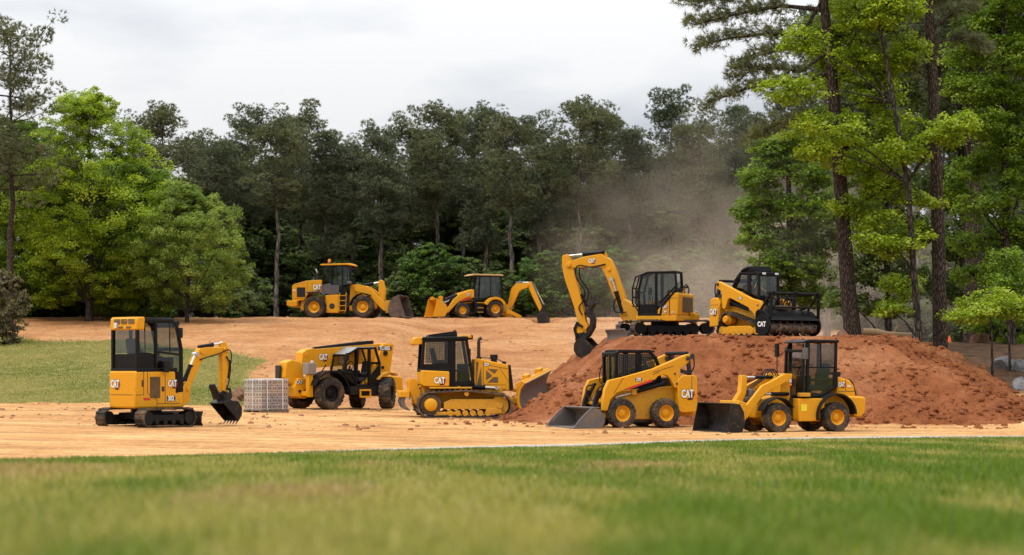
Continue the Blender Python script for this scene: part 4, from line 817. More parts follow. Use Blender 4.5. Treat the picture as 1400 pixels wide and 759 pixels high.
def backhoe(loc):
    t = thing('backhoe_loader', 'yellow backhoe loader with yellow front bucket, its rear arm reaching over the terrace edge', 'backhoe', loc, 198, 'yellow construction machines')
    for s in (-1, 1): wheel(t, (-1.11, s*.82, .57), .57, .40, .29, s, 18); wheel(t, (1.12, s*.82, .47), .47, .32, .24, s, 16)
    MB().cyl((1.12,-.7,.47), (1.12,.7,.47), .11, 12).cyl((-1.11,-.7,.57), (-1.11,.7,.57), .15, 12).build('axle', YEL2, t, 0)
    pr(t, 'chassis', PLA, [(-1.8,.4),(-1.8,.95),(.5,1.0),(2.0,.75),(2.05,.45),(.6,.34)], -.36, .36)
    pr(t, 'hood', YEL, [(.18,.9),(.18,1.84),(.3,1.86),(1.24,1.58),(1.30,1.50),(1.30,.8)], -.36, .36, .05, 3); pr(t, 'front_grille', PLA, [(1.28,.72),(1.28,1.57),(1.96,1.30),(2.04,1.1),(2.05,.7)], -.35, .35, .05)
    MB().cyl((.9,.0,1.6), (.9,0,2.0), .035, 8).build('exhaust_pipe', INK, t, 0)
    for s in (-1, 1):
        am = pr(t, 'loader_arm', YEL, [(.24,1.82),(.36,1.83),(1.24,1.50),(1.66,1.16),(2.06,.56),(2.16,.36),(1.98,.32),(1.80,.52),(1.30,1.04),(.72,1.32),(.24,1.30)], s*.56-.07, s*.56+.07)
        MB().prism([(1.16,1.10),(.50,1.37),(.44,1.30),(1.16,1.01)], s*.63-.006, s*.63+.006).build('warning_stripe', RED, am, 0)
        ram(t, (.4, s*.45, 1.1), (1.7, s*.45, .92), .05, .55); ram(t, (1.35, s*.40, 1.36), (2.25, s*.4, .95), .045, .55)
        arc_fender(t, -1.11, .60, .76, 22, 158, *sorted((s*.56, s*1.06)), .16, YEL, 'rear_fender', 10)
        pr(t, 'side_steps', PLA, [(-.42,.36),(-.42,.95),(.2,1.0),(.2,.36)], s*.62-.14, s*.62+.14); MB().box(-.34, .06, s*.80-.06, s*.80+.06, .62, .66).box(-.34, .06, s*.80-.06, s*.80+.06, .34, .38).box(-.4, .1, s*.80-.08, s*.80+.06, .95, .99).build('step', YEL2, t, .005)
        pr(t, 'stabilizer', YEL, [(-1.86,.30),(-1.90,.56),(-2.1,.52),(-2.9,.16),(-2.98,.03),(-2.6,.03),(-2.2,.22)], s*.86-.06, s*.86+.06)
    cat_logo(t, (.62,.637,1.50), (0,1,0), .24)
    prof = [(.30,1.0),(.26,1.7),(.04,2.72),(-1.62,2.72),(-1.72,1.7),(-1.70,1.06)]
    def ex(m):
        for y in (-.58, .58): m.bar((-.16, y, 2.7), (-.06, y, 1.0), .10); m.prism([(.28,1.0),(.28,1.12),(-.1,1.20),(-.5,1.1),(-.5,1.0)], y-.02, y+.02); m.bar((-.9, y, 2.7), (-.92, y, 1.4), .05); m.prism([(-.2,1.0),(-.2,1.25),(-.9,1.46),(-1.66,1.3),(-1.66,1.0)], y-.02, y+.02)
        m.box(-1.66, .2, -.6, .6, .98, 1.06)
    frame(t, prof, -.62, .62, .08, extra=ex)
    pr(t, 'cab_roof', TAN, [(-1.78,2.74),(-1.76,2.84),(.30,2.86),(.52,2.78),(.52,2.72),(.2,2.76)], -.68, .68, .03)
    for s in (-1, 1): side_pane(t, [(-1.66,1.36),(-1.60,2.68),(.0,2.68),(.22,1.7),(.24,1.15)], s*.575)
    end_pane(t, (.27,1.2), (.05,2.68), -.56, .56, 'windshield'); end_pane(t, (-1.71,1.3), (-1.63,2.68), -.56, .56, 'rear_window')
    seat(t, -.8, 0, 1.2, 1, .5); steering(t, -.15, 0, 1.75); MB().bar((-1.2,.2,1.1),(-1.3,.2,1.7),.05).bar((-1.2,-.2,1.1),(-1.3,-.2,1.7),.05).build('control_lever', PLA, t, .01)
    for s in (-1, 1): MB().box(.46, .56, s*.5-.08, s*.5+.08, 2.62, 2.73).build('work_light_or_highlight', PLA, t, .02)
    b = bucket(t, [(2.86,1.22),(2.52,1.08),(2.26,.70),(2.20,.32),(2.36,.06),(3.16,.03)], 2.05, .035, YEL, 6, tl=.05)
    MB().prism([(2.55,1.0),(2.45,1.32),(2.62,1.40),(2.78,1.3)], -1.0, -.9).prism([(2.55,1.0),(2.45,1.32),(2.62,1.40),(2.78,1.3)], .9, 1.0).build('bucket_bracket', YEL, b, .01)
    MB().prism([(1.9,.34),(1.95,.6),(2.15,.9),(2.3,.9),(2.24,.3)], -.5, .5).build('coupler_frame', YEL2, t, .01)
    seams(t, [(.9,.95,.9,1.62), (.3,1.2,1.2,1.2)], .36, 1)
    # rear arm, swung towards the yard
    M = Matrix.Translation((-2.2,0,0)) @ Matrix.Rotation(R_(180-33), 4, 'Z')
    bx(t, 'swing_frame', YEL2, -2.25, -1.75, -.5, .5, .42, .86)
    MB(M).prism([(-.1,.35),(-.1,.85),(.22,.95),(.36,.6),(.3,.32)], -.15, .15).build('swing_post', YEL2, t, .02)
    MB(M).ribbon([(.16,.50),(.40,1.26),(.62,1.84),(.80,2.04),(1.06,2.08),(1.50,2.14)], [.24,.44,.56,.54,.40,.24], -.13, .13).cyl((1.5,-.18,2.16), (1.5,.18,2.16), .08, 12).build('boom', YEL, t, .02)
    lo = decal('logo', t, [(*text_geo('CAT', .2, .01), WHT, .012), (*poly([(-.22,-.13),(.2,-.13),(.28,0),(.2,.13),(-.22,.13)]), INK, .006)], tuple(M @ Vector((.86,.133,1.96))), tuple(M.to_3x3() @ Vector((0,1,0))))
    MB(M).ribbon([(1.56,2.36),(1.66,2.05),(1.90,1.50),(2.20,.85),(2.40,.36)], [.20,.32,.32,.26,.20], -.11, .11).build('stick', YEL, t, .02)
    P = lambda x, y, z: tuple(M @ Vector((x, y, z)))
    ram(t, P(.66,0,2.34), P(1.52,0,2.34), .06, .5, STL); ram(t, P(1.78,0,2.30), P(2.50,0,.92), .06, .35, STL); ram(t, P(.1,.0,1.0), P(.5,0,2.0), .06, .6)
    MB(M).prism([(2.3,.15),(2.28,.46),(2.52,.90),(2.62,.85),(2.66,.3)], -.12, .12).build('bucket_linkage', PLA, t, .01)
    bucket(t, [(2.10,.26),(2.45,.40),(2.74,.30),(2.86,.0),(2.82,-.36),(2.56,-.64),(2.24,-.70)], .62, .03, BKT, 4, tl=.08, M=M)
    hose(t, [P(.3,.16,1.0),P(.6,.18,1.5),P(1.0,.16,1.9),P(1.6,.16,1.95),P(1.8,.14,1.6)], .022)
    return t
# ------------------------------------------------------------------ ground
_perm = np.random.RandomState(5).permutation(512)
_val = np.random.RandomState(6).rand(512)
def vnoise(x, y):
    xi = np.floor(x).astype(int); yi = np.floor(y).astype(int); fx = x-xi; fy = y-yi
    fx = fx*fx*(3-2*fx); fy = fy*fy*(3-2*fy)
    h = lambda a, b: _val[_perm[(_perm[a & 511] + b) & 511]]
    return (h(xi,yi)*(1-fx)+h(xi+1,yi)*fx)*(1-fy) + (h(xi,yi+1)*(1-fx)+h(xi+1,yi+1)*fx)*fy
def fbm(x, y, o=4):
    s = 0; a = 1; t = 0
    for k in range(o): s = s + a*(vnoise(x*2**k+17.3*k, y*2**k-9.1*k)-.5); t += a; a *= .5
    return s/t*2
def sst(a, b, x):
    t = np.clip((x-a)/(b-a), 0, 1); return t*t*(3-2*t)
def kerb_y(x):
    x = np.asarray(x, float); xc = np.clip(x, -12, 11.5)
    return 42 + 1.124*xc - .0478*xc*xc + np.where(x > 11.5, (x-11.5)*.03, 0) + np.where(x < -12, (x+12)*1.0*0, 0)
def flat_z(x): return np.clip(-.022*np.asarray(x, float), -.03, .30)
def terrain(x, y, rough=True):
    x = np.asarray(x, float); y = np.asarray(y, float)
    g = flat_z(x)
    lip = 119 + 12*sst(-7.5, -3.5, x) + (fbm(x*.25, y*0) * .8)
    zl = 1.7 + .0231*lip
    t = np.clip((y-77)/(lip-77), 0, 1); t = t + .10*np.sin(t*np.pi)*t
    bank = np.where(y > lip, 1.7 + .0231*y, g + (zl-g)*np.minimum(t, 1))
    w = sst(0, 2.6, x - .158*y)
    f = g + (1.7 + .0107*y - g)*sst(58, 75, y) + .012*np.maximum(y-110, 0)
    z = bank*(1-w) + f*w
    z = z + .035*np.clip(y-152, 0, 150)
    if rough:
        act = sst(49, 56, y)
        z = z + fbm(x*.35, y*.35)*.10*act*(sst(70, 80, y)+.25) + fbm(x*1.7+3, y*1.7, 3)*.05*act*(.5+.5*sst(70, 80, y))
        rut = np.maximum(0, fbm(x*.12+9, y*1.1, 3))*.05*(1-sst(66, 76, y))
        z = z - rut*act
    z = z - .85*np.exp(-((x-2.15)/.8)**2)*sst(122, 131.5, y)*(1-sst(133.8, 135.2, y))      # trench at the backhoe bucket
    return z
MPOLY = [(4.2,68.0), (6.0,64.2), (11.2,64.0), (12.9,68), (13.2,90), (4.6,90)]
def mound(x, y):
    """height of the tipped dirt pile: flat worked top, sides at the angle of repose"""
    sd = np.full(np.shape(x), -1e9); dd = np.full(np.shape(x), 1e9)
    n = len(MPOLY)
    for i in range(n):
        ax, ay = MPOLY[i]; bx_, by = MPOLY[(i+1) % n]; ex, ey = bx_-ax, by-ay; ln = math.hypot(ex, ey)
        s = ((x-ax)*ey - (y-ay)*ex)/ln; sd = np.maximum(sd, s)
        t = np.clip(((x-ax)*ex+(y-ay)*ey)/ln**2, 0, 1); dd = np.minimum(dd, np.hypot(x-ax-t*ex, y-ay-t*ey))
    d = np.where(sd > 0, dd, -dd)
    top = 1.7 + .0140*y
    slope = .60 - .15*sst(11, 15, x)
    dw = d + fbm(x*.45, y*.45, 4)*.75 + fbm(x*2.1, y*2.1, 3)*.16
    z = top - slope*np.maximum(dw, 0) - .02
    z = np.where(dw <= 0, top, z)
    z = z + fbm(x*1.3+40, y*1.3, 4)*.10*sst(-1.5, 1.0, dw) + fbm(x*4.5, y*4.5, 3)*.13*sst(-.4, .5, dw) + np.abs(fbm(x*1.9+5, y*1.9, 3))*.16*sst(0, .8, dw) + fbm(x*1.1, y*1.1)*.04
    st = sst(8.2, 8.6, x)*(1-sst(10.0, 10.5, x))*sst(.3, .8, dw)*(1-sst(3.2, 4.2, dw)); z = z + st*.055*np.sin(dw*9+fbm(x*1.2, y*1.2)*3)
    z = z + np.maximum(fbm(x*.9+11, y*.9, 3), .1)*.28*sst(.2, 1.2, dw)
    # the heap in front of the bulldozer blade
    q = np.hypot((x-1.9)/2.0, (y-64.6)/2.4); z2 = 1.25*np.exp(-q*q*1.6) + fbm(x*2.5, y*2.5)*.12*np.exp(-q*q) - .10
    return np.maximum(z, z2)
def grid_mesh(name, xs, ys, zf, mat, keep=None, parent=None):
    X, Y = np.meshgrid(xs, ys); Z = zf(X, Y); nx, ny = len(xs), len(ys)
    co = np.stack([X, Y, Z], -1).reshape(-1, 3)
    i = (np.arange(ny-1)[:, None]*nx + np.arange(nx-1)[None, :]).ravel()
    f = np.stack([i, i+1, i+nx+1, i+nx], 1)
    if keep is not None:
        k = keep(X, Y, Z).ravel(); f = f[k[f].any(1)]
    used = np.zeros(len(co), bool); used[f.ravel()] = True; mp = np.cumsum(used)-1
    return raw_mesh(name, co[used], mp[f], mat, parent, smooth=True)
def raw_mesh(name, co, f, mat, parent=None, smooth=False, tint=None):
    me = bpy.data.meshes.new(name); k = f.shape[1]
    me.vertices.add(len(co)); me.vertices.foreach_set('co', np.ascontiguousarray(co, np.float32).ravel())
    me.loops.add(f.size); me.loops.foreach_set('vertex_index', np.ascontiguousarray(f, np.int32).ravel())
    me.polygons.add(len(f)); me.polygons.foreach_set('loop_start', np.arange(0, f.size, k, dtype=np.int32))
    if smooth: me.polygons.foreach_set('use_smooth', np.ones(len(f), bool))
    me.update(calc_edges=True)
    if tint is not None:
        a = me.color_attributes.new('tint', 'FLOAT_COLOR', 'POINT')
        a.data.foreach_set('color', np.concatenate([tint, np.ones((len(tint), 1))], 1).astype(np.float32).ravel())
    me.materials.append(mat)
    o = bpy.data.objects.new(name, me); COL.objects.link(o)
    if parent: o.parent = parent
    return o

def dirt_material(name, cols, scale=1.0, bump=0.6, streak=False, mask=False):
    m, nt, out = nodes(name)
    b = N(nt, 'ShaderNodeBsdfPrincipled'); b.inputs['Roughness'].default_value = 0.95; b.inputs['Specular IOR Level'].default_value = 0.15
    geo = N(nt, 'ShaderNodeNewGeometry'); pos = geo.outputs['Position']
    n1 = noise(nt, .22*scale, 6, .62, pos); n2 = noise(nt, 2.2*scale, 6, .7, pos); n3 = noise(nt, 14*scale, 4, .7, pos)
    r1 = ramp(nt, [(.35, cols[0]), (.52, cols[1]), (.68, cols[2])]); L(nt, n1, r1.inputs[0])
    r2 = ramp(nt, [(.30, .66), (.5, 1.0), (.72, 1.22)]); L(nt, n2, r2.inputs[0])
    r3 = ramp(nt, [(.32, .70), (.55, 1.05), (.75, 1.18)]); L(nt, n3, r3.inputs[0])
    c = mixc(nt, 1, r1.outputs[0], r2.outputs[0], 'MULTIPLY'); c = mixc(nt, 1, c, r3.outputs[0], 'MULTIPLY')
    hs = n2
    if streak:
        mp = N(nt, 'ShaderNodeMapping'); mp.inputs['Scale'].default_value = (.10, .9, .5); L(nt, pos, mp.inputs[0])
        ns = noise(nt, 1.6, 5, .6, mp.outputs[0]); rs = ramp(nt, [(.38, .80), (.5, 1.0), (.66, 1.16)]); L(nt, ns, rs.inputs[0])
        c = mixc(nt, 1, c, rs.outputs[0], 'MULTIPLY')
    if mask:
        at = N(nt, 'ShaderNodeAttribute', attribute_name='tint'); sp = N(nt, 'ShaderNodeSeparateColor'); L(nt, at.outputs['Color'], sp.inputs[0])
        def edge(ch, w=.35):
            a = N(nt, 'ShaderNodeMath', operation='MULTIPLY_ADD'); L(nt, n2, a.inputs[0]); a.inputs[1].default_value = w*2; a.inputs[2].default_value = -w
            s = N(nt, 'ShaderNodeMath', operation='ADD'); L(nt, sp.outputs[ch], s.inputs[0]); L(nt, a.outputs[0], s.inputs[1])
            r = ramp(nt, [(.38, 0), (.62, 1)]); L(nt, s.outputs[0], r.inputs[0]); return r.outputs[0]
        bk = ramp(nt, [(.33, (.33,.138,.050)), (.5, (.435,.205,.080)), (.7, (.52,.285,.13))]); L(nt, n1, bk.inputs[0])
        bkc = mixc(nt, 1, bk.outputs[0], r2.outputs[0], 'MULTIPLY'); bkc = mixc(nt, 1, bkc, r3.outputs[0], 'MULTIPLY')
        c = mixc(nt, edge(2, .25), c, bkc)
        gr = ramp(nt, [(.3, (.12,.125,.032)), (.5, (.19,.175,.052)), (.7, (.29,.225,.09))]); L(nt, n2, gr.inputs[0])
        c = mixc(nt, edge(0), c, gr.outputs[0])
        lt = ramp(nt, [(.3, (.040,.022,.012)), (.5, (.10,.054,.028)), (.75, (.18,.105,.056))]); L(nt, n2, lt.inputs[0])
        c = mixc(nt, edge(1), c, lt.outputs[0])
    L(nt, c, b.inputs['Base Color'])
    ad = N(nt, 'ShaderNodeMath', operation='MULTIPLY_ADD'); L(nt, n3, ad.inputs[0]); ad.inputs[1].default_value = .35; L(nt, hs, ad.inputs[2])
    if mask:      # cleat prints of tracks and tyres, in bands that wander across the ground
        wv = N(nt, 'ShaderNodeTexWave', wave_type='BANDS', bands_direction='X'); wv.inputs['Scale'].default_value = 1.1; wv.inputs['Distortion'].default_value = 7; wv.inputs['Detail'].default_value = 4; L(nt, pos, wv.inputs['Vector'])
        m2 = N(nt, 'ShaderNodeMapping'); m2.inputs['Scale'].default_value = (.07, .55, .5); L(nt, pos, m2.inputs[0])
        nb = noise(nt, 1.5, 3, .5, m2.outputs[0]); rb = ramp(nt, [(.50, 0), (.54, 1), (.60, 1), (.64, 0)]); L(nt, nb, rb.inputs[0])
        tr = N(nt, 'ShaderNodeMath', operation='MULTIPLY'); L(nt, wv.outputs['Fac'], tr.inputs[0]); L(nt, rb.outputs[0], tr.inputs[1])
        a2 = N(nt, 'ShaderNodeMath', operation='MULTIPLY_ADD'); L(nt, tr.outputs[0], a2.inputs[0]); a2.inputs[1].default_value = .28; L(nt, ad.outputs[0], a2.inputs[2]); ad = a2
        dk = N(nt, 'ShaderNodeMath', operation='MULTIPLY'); L(nt, tr.outputs[0], dk.inputs[0]); dk.inputs[1].default_value = .22
        L(nt, mixc(nt, dk.outputs[0], c, (.24,.105,.045)), b.inputs['Base Color'])      # damper soil turned up by the cleats
    bp = N(nt, 'ShaderNodeBump'); bp.inputs['Strength'].default_value = bump; bp.inputs['Distance'].default_value = .18
    L(nt, ad.outputs[0], bp.inputs['Height']); L(nt, bp.outputs[0], b.inputs['Normal'])
    L(nt, b.outputs[0], out.inputs[0]); return m
GROUND = dirt_material('sandy_dirt', [(.46,.225,.080), (.58,.312,.120), (.66,.395,.172)], 1, .8, streak=True, mask=True)
MOUND = dirt_material('red_brown_dirt', [(.225,.072,.025), (.325,.110,.040), (.44,.185,.082)], 1.6, 1.0)
def tint_mat(name, rough=.6, trans=.35, spec=.3):
    m, nt, out = nodes(name)
    at = N(nt, 'ShaderNodeAttribute', attribute_name='tint')
    b = N(nt, 'ShaderNodeBsdfPrincipled'); b.inputs['Roughness'].default_value = rough; b.inputs['Specular IOR Level'].default_value = spec
    L(nt, at.outputs['Color'], b.inputs['Base Color'])
    tr = N(nt, 'ShaderNodeBsdfTranslucent'); c = mixc(nt, 1, at.outputs['Color'], (1.5,1.7,.7), 'MULTIPLY'); L(nt, c, tr.inputs[0])
    mx = N(nt, 'ShaderNodeMixShader'); mx.inputs[0].default_value = trans; L(nt, b.outputs[0], mx.inputs[1]); L(nt, tr.outputs[0], mx.inputs[2])
    L(nt, mx.outputs[0], out.inputs[0]); return m
LEAF = tint_mat('leaf', .5, .40); NEEDLE = tint_mat('pine_needle', .6, .15); BLADE = tint_mat('grass_blade', .6, .3)
def bark(name, a, b_, sc=6):
    m, nt, out = nodes(name); b = N(nt, 'ShaderNodeBsdfPrincipled'); b.inputs['Roughness'].default_value = .95; b.inputs['Specular IOR Level'].default_value = .1
    tc = N(nt, 'ShaderNodeTexCoord'); mp = N(nt, 'ShaderNodeMapping'); mp.inputs['Scale'].default_value = (1, 1, .28); L(nt, tc.outputs['Object'], mp.inputs[0])
    v = N(nt, 'ShaderNodeTexVoronoi', feature='DISTANCE_TO_EDGE'); v.inputs['Scale'].default_value = sc; L(nt, mp.outputs[0], v.inputs['Vector'])
    n1 = noise(nt, sc*1.5, 5, .7, mp.outputs[0]); r = ramp(nt, [(.0, .25), (.22, 1.0)]); L(nt, v.outputs[0], r.inputs[0])
    r2 = ramp(nt, [(.3, a), (.7, b_)]); L(nt, n1, r2.inputs[0]); c = mixc(nt, 1, r2.outputs[0], r.outputs[0], 'MULTIPLY'); L(nt, c, b.inputs['Base Color'])
    bp = N(nt, 'ShaderNodeBump'); bp.inputs['Strength'].default_value = .9; bp.inputs['Distance'].default_value = .05; L(nt, r.outputs[0], bp.inputs['Height']); L(nt, bp.outputs[0], b.inputs['Normal'])
    L(nt, b.outputs[0], out.inputs[0]); return m
PBARK = bark('pine_bark', (.050,.036,.028), (.15,.11,.088), 15); DBARK = bark('grey_bark', (.045,.037,.03), (.12,.10,.08), 9); FBARK = bark('far_pine_bark', (.10,.08,.065), (.24,.195,.16), 3)  # the far bark is lightened in place of haze between distant trunks

# ---- the terrain sheet, lawn, kerb, pile
def fine_axis(a, b, s, far): return np.concatenate([np.linspace(-far, a, 14)[:-1], np.arange(a, b, s), np.linspace(b, far, 14)])
xs = fine_axis(-34, 34, .22, 600.)
ys = np.concatenate([np.arange(26, 60, .2), np.arange(60, 135, .22), np.arange(135, 240, 1.5), np.linspace(240, 900, 12)])
def below_kerb(x, y, z): return y > kerb_y(x) - .3
dg = grid_mesh('dirt_ground', xs, ys, terrain, GROUND, below_kerb); kind(dg, 'structure')
me = dg.data; co = np.empty(len(me.vertices)*3, np.float32); me.vertices.foreach_get('co', co); co = co.reshape(-1, 3); gx, gy = co[:,0], co[:,1]
def bank_grass(x, y):
    top = 101 + fbm(x*.2, y*.05)*5 - 6*sst(-17, -12.5, x*100/np.maximum(y, 1))
    return sst(0, 1.6, y-74.6+fbm(x*.3, y*.3)*1.2)*(1-sst(-2.5, 1.5, y-top))*(1-sst(-1.0, .6, x + .1165*y + fbm(x*.3+5, y*.25)*1.6))
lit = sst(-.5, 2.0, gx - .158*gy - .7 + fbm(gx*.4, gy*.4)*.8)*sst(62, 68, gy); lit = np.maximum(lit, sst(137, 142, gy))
bankm = sst(74, 80, gy)*(1-sst(137, 142, gy))
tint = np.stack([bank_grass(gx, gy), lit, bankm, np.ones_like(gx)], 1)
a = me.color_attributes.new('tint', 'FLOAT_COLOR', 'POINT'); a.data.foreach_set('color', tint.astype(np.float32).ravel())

def lawn_z(x, y):
    k = kerb_y(x); t = np.clip((k-.6-y)/(k-4.5), 0, 1.02)
    return flat_z(x) + .015 + t*1.25 + fbm(x*.3, y*.3)*.05*np.minimum(1, t*8)
def lawn_material():
    m, nt, out = nodes('lawn'); b = N(nt, 'ShaderNodeBsdfPrincipled'); b.inputs['Roughness'].default_value = .9; b.inputs['Specular IOR Level'].default_value = .1
    geo = N(nt, 'ShaderNodeNewGeometry'); mp = N(nt, 'ShaderNodeMapping'); mp.inputs['Scale'].default_value = (1.0, .17, .3); L(nt, geo.outputs['Position'], mp.inputs[0]); n1 = noise(nt, .8, 6, .65, mp.outputs[0]); n2 = noise(nt, 5, 5, .7, mp.outputs[0])
    r = ramp(nt, [(.38, (.075,.105,.014)), (.50, (.14,.15,.03)), (.64, (.30,.235,.095))]); L(nt, n1, r.inputs[0])
    r2 = ramp(nt, [(.3, .6), (.7, 1.25)]); L(nt, n2, r2.inputs[0]); c = mixc(nt, 1, r.outputs[0], r2.outputs[0], 'MULTIPLY'); L(nt, c, b.inputs['Base Color'])
    L(nt, b.outputs[0], out.inputs[0]); return m
lw = grid_mesh('lawn', np.concatenate([np.linspace(-300, -16, 12)[:-1], np.arange(-16, 16, .25), np.linspace(16, 300, 12)]), np.concatenate([[-60, -20, -5], np.arange(0, 50, .25)]), lawn_z, lawn_material(), lambda x, y, z: y < kerb_y(x) - .05); kind(lw, 'structure')
kx = np.arange(-60, 80, .25); ky = kerb_y(kx); kz = terrain(kx, ky)
kv = []
for o, h in ((-.55,-.05), (-.55,.07), (-.08,.07), (-.06,-.06)): kv.append(np.stack([kx, ky+o, flat_z(kx)+h], 1))
kv = np.concatenate(kv); n = len(kx); kf = np.concatenate([np.stack([np.arange(n-1)+j*n, np.arange(1, n)+j*n, np.arange(1, n)+(j+1)*n, np.arange(n-1)+(j+1)*n], 1) for j in range(3)])
KERB = dirt_material('concrete', [(.36,.33,.29), (.44,.41,.36), (.50,.46,.41)], 1.5, .2)
kind(raw_mesh('kerb', kv, kf, KERB), 'structure')
mx_, my_ = np.arange(-3, 20, .11), np.arange(56, 94, .13)
kind(grid_mesh('dirt_mound', mx_, my_, mound, MOUND, lambda x, y, z: z > terrain(x, y, False) - .25), 'structure')

def ground(x, y): return float(max(terrain(np.array([x]), np.array([y]))[0], mound(np.array([float(x)]), np.array([float(y)]))[0]))

# ---- grass blades and clods
def blades(name, x, y, z, h, w, cols, lean=.5):
    n = len(x); a = nrs.rand(n)*6.283; dx, dy = np.cos(a), np.sin(a); l = (nrs.rand(n)*lean)*h; b = nrs.rand(n)*6.283
    co = np.empty((n, 3, 3)); co[:,0] = np.stack([x-dx*w, y-dy*w, z], 1); co[:,1] = np.stack([x+dx*w, y+dy*w, z], 1)
    co[:,2] = np.stack([x+np.cos(b)*l, y+np.sin(b)*l, z+h], 1)
    return raw_mesh(name, co.reshape(-1, 3), np.arange(n*3).reshape(-1, 3), BLADE, None, False, np.repeat(cols, 3, 0))
if 'grass' not in SKIP:
    n = 300000; d = 3.4 + 45*nrs.rand(n)**1.25; x = (nrs.rand(n)-.5)*2*(.31*d+.8); ok = d < kerb_y(x)-.42 + .38*fbm(x*1.5, d*0); d, x = d[ok], x[ok]; n = len(d)
    pn = fbm(x*.8, d*.14) + .75*fbm(x*2.6+7, d*.5, 3) + .22*nrs.randn(n)
    t = sst(-.30, .42, pn)[:,None]; t2 = sst(.22, .62, fbm(x*1.1+31, d*.22, 4)+.12*nrs.randn(n))[:,None]
    c = np.array([.105,.160,.014])*(1-t) + np.array([.31,.265,.08])*t; c = c*(1-t2) + np.array([.34,.235,.11])*t2
    c = c*(.7+.6*nrs.rand(n))[:,None]
    kind(blades('grass', x, d, lawn_z(x, d)-.01, .035+.06*nrs.rand(n)*(1-.4*t[:,0]), .006+.0004*d, c, .9), 'stuff')
    n = 150000; y = 73.5+31*nrs.rand(n); x = -(.10*y) - nrs.rand(n)*22; g = bank_grass(x, y) ; ok = g > nrs.rand(n)*.9+.05; x, y = x[ok], y[ok]; n = len(x)
    t = sst(-.35, .5, fbm(x*.3+3, y*.3) + .2*nrs.randn(n))[:,None]
    c = (np.array([.175,.195,.040])*(1-t) + np.array([.37,.30,.11])*t)*(.7+.6*nrs.rand(n))[:,None]
    kind(blades('bank_grass', x, y, terrain(x, y)-.01, .03+.05*nrs.rand(n), np.full(n, .022), c, .8), 'stuff')
_t = (1+5**.5)/2
ICO_V = np.array([(-1,_t,0),(1,_t,0),(-1,-_t,0),(1,-_t,0),(0,-1,_t),(0,1,_t),(0,-1,-_t),(0,1,-_t),(_t,0,-1),(_t,0,1),(-_t,0,-1),(-_t,0,1)])/math.hypot(1,_t)
ICO_F = np.array([(0,11,5),(0,5,1),(0,1,7),(0,7,10),(0,10,11),(1,5,9),(5,11,4),(11,10,2),(10,7,6),(7,1,8),(3,9,4),(3,4,2),(3,2,6),(3,6,8),(3,8,9),(4,9,5),(2,4,11),(6,2,10),(8,6,7),(9,8,1)])
def lumps(name, x, y, z, r, mat):
    n = len(x); v = ICO_V[None]*(1+.35*(nrs.rand(n, 12, 1)-.5)*2)*r[:,None,None]*(np.array([1,1,.75])*(.7+.6*nrs.rand(n, 1, 3)))
    co = v + np.stack([x, y, z], 1)[:,None]
    f = (ICO_F[None] + (np.arange(n)*12)[:,None,None]).reshape(-1, 3)
    return raw_mesh(name, co.reshape(-1, 3), f, mat)
n = 13000; x = -3+22*nrs.rand(n); y = 56.5+12*nrs.rand(n)**1.2; mz = mound(x, y); tz = terrain(x, y); z = np.maximum(mz, tz)
ok = ((mz > tz-.05) | (nrs.rand(n) < .05)) & (y > 57.3); x, y, z = x[ok], y[ok], z[ok]
ok = (fbm(x*.6, y*.6) > -.25*nrs.rand(len(x)) - .05); x, y, z = x[ok], y[ok], z[ok]
kind(lumps('dirt_clods', x, y, z, .018+.12*nrs.rand(len(x))**5, MOUND), 'stuff')
n = 5200; y = 50+80*nrs.rand(n)**1.1; x = (nrs.rand(n)-.5)*.56*y; z = terrain(x, y); ok = (bank_grass(x, y) < .2) & (x < .155*y) & (fbm(x*.5+2, y*.5) > .02); x, y, z = x[ok], y[ok], z[ok]
kind(lumps('loose_soil', x, y, z, .015+.085*nrs.rand(len(x))**4, dirt_material('orange_dirt', [(.30,.145,.068), (.36,.185,.09), (.44,.25,.14)], 2, .6)), 'stuff')

# ------------------------------------------------------------------ machines in place
MACH = []
if 'machines' not in SKIP:
    for fn, u, d in ((mini_excavator, 199.9, 50.6), (telehandler, 469.7, 74.0), (bulldozer, 634.7, 66.0), (skid_steer, 863.8, 57.8), (compact_loader, 1085.4, 54.5),
                     (tracked_excavator, 909.0, 80.0), (mulcher_loader, 1037.8, 66.9), (wheel_loader, 468.5, 122.6), (backhoe, 649.0, 134.0)):
        x = px(u, d); t_ = fn((x, d, ground(x, d) - .01)); t_.rotation_euler.z += math.atan2(-x, d)   # yaw was measured against the line of sight

# ------------------------------------------------------------------ pallet, blocks, small things
def bricks_material():
    m, nt, out = nodes('grey_block'); b = N(nt, 'ShaderNodeBsdfPrincipled'); b.inputs['Roughness'].default_value = .9
    tc = N(nt, 'ShaderNodeTexCoord'); n1 = noise(nt, 6, 5, .7, tc.outputs['Object']); r = ramp(nt, [(.3, (.40,.35,.33)), (.6, (.56,.50,.475)), (.8, (.66,.60,.57))]); L(nt, n1, r.inputs[0]); L(nt, r.outputs[0], b.inputs['Base Color'])
    L(nt, b.outputs[0], out.inputs[0]); return m
BRK = bricks_material()
pd = 66.8; pxx = px(364, pd); pzz = ground(pxx, pd)
pal = thing('pallet', 'weathered wooden pallet on the ground beneath the wrapped grey blocks', 'pallet', (pxx, pd, pzz-.005), 42)
for k in range(3): MB().box(-.56, .56, -.48+k*.43, -.38+k*.43, .0, .09).build('runner', WOOD, pal, .005)
for k in range(6): MB().box(-.58+k*.21, -.47+k*.21, -.52, .52, .091, .118).build('deck_board', WOOD, pal, .003)
bs = thing('block_stack', 'cube of grey concrete blocks wrapped in clear plastic, standing on a wooden pallet', 'block stack', (pxx, pd, pzz+.116), 42)
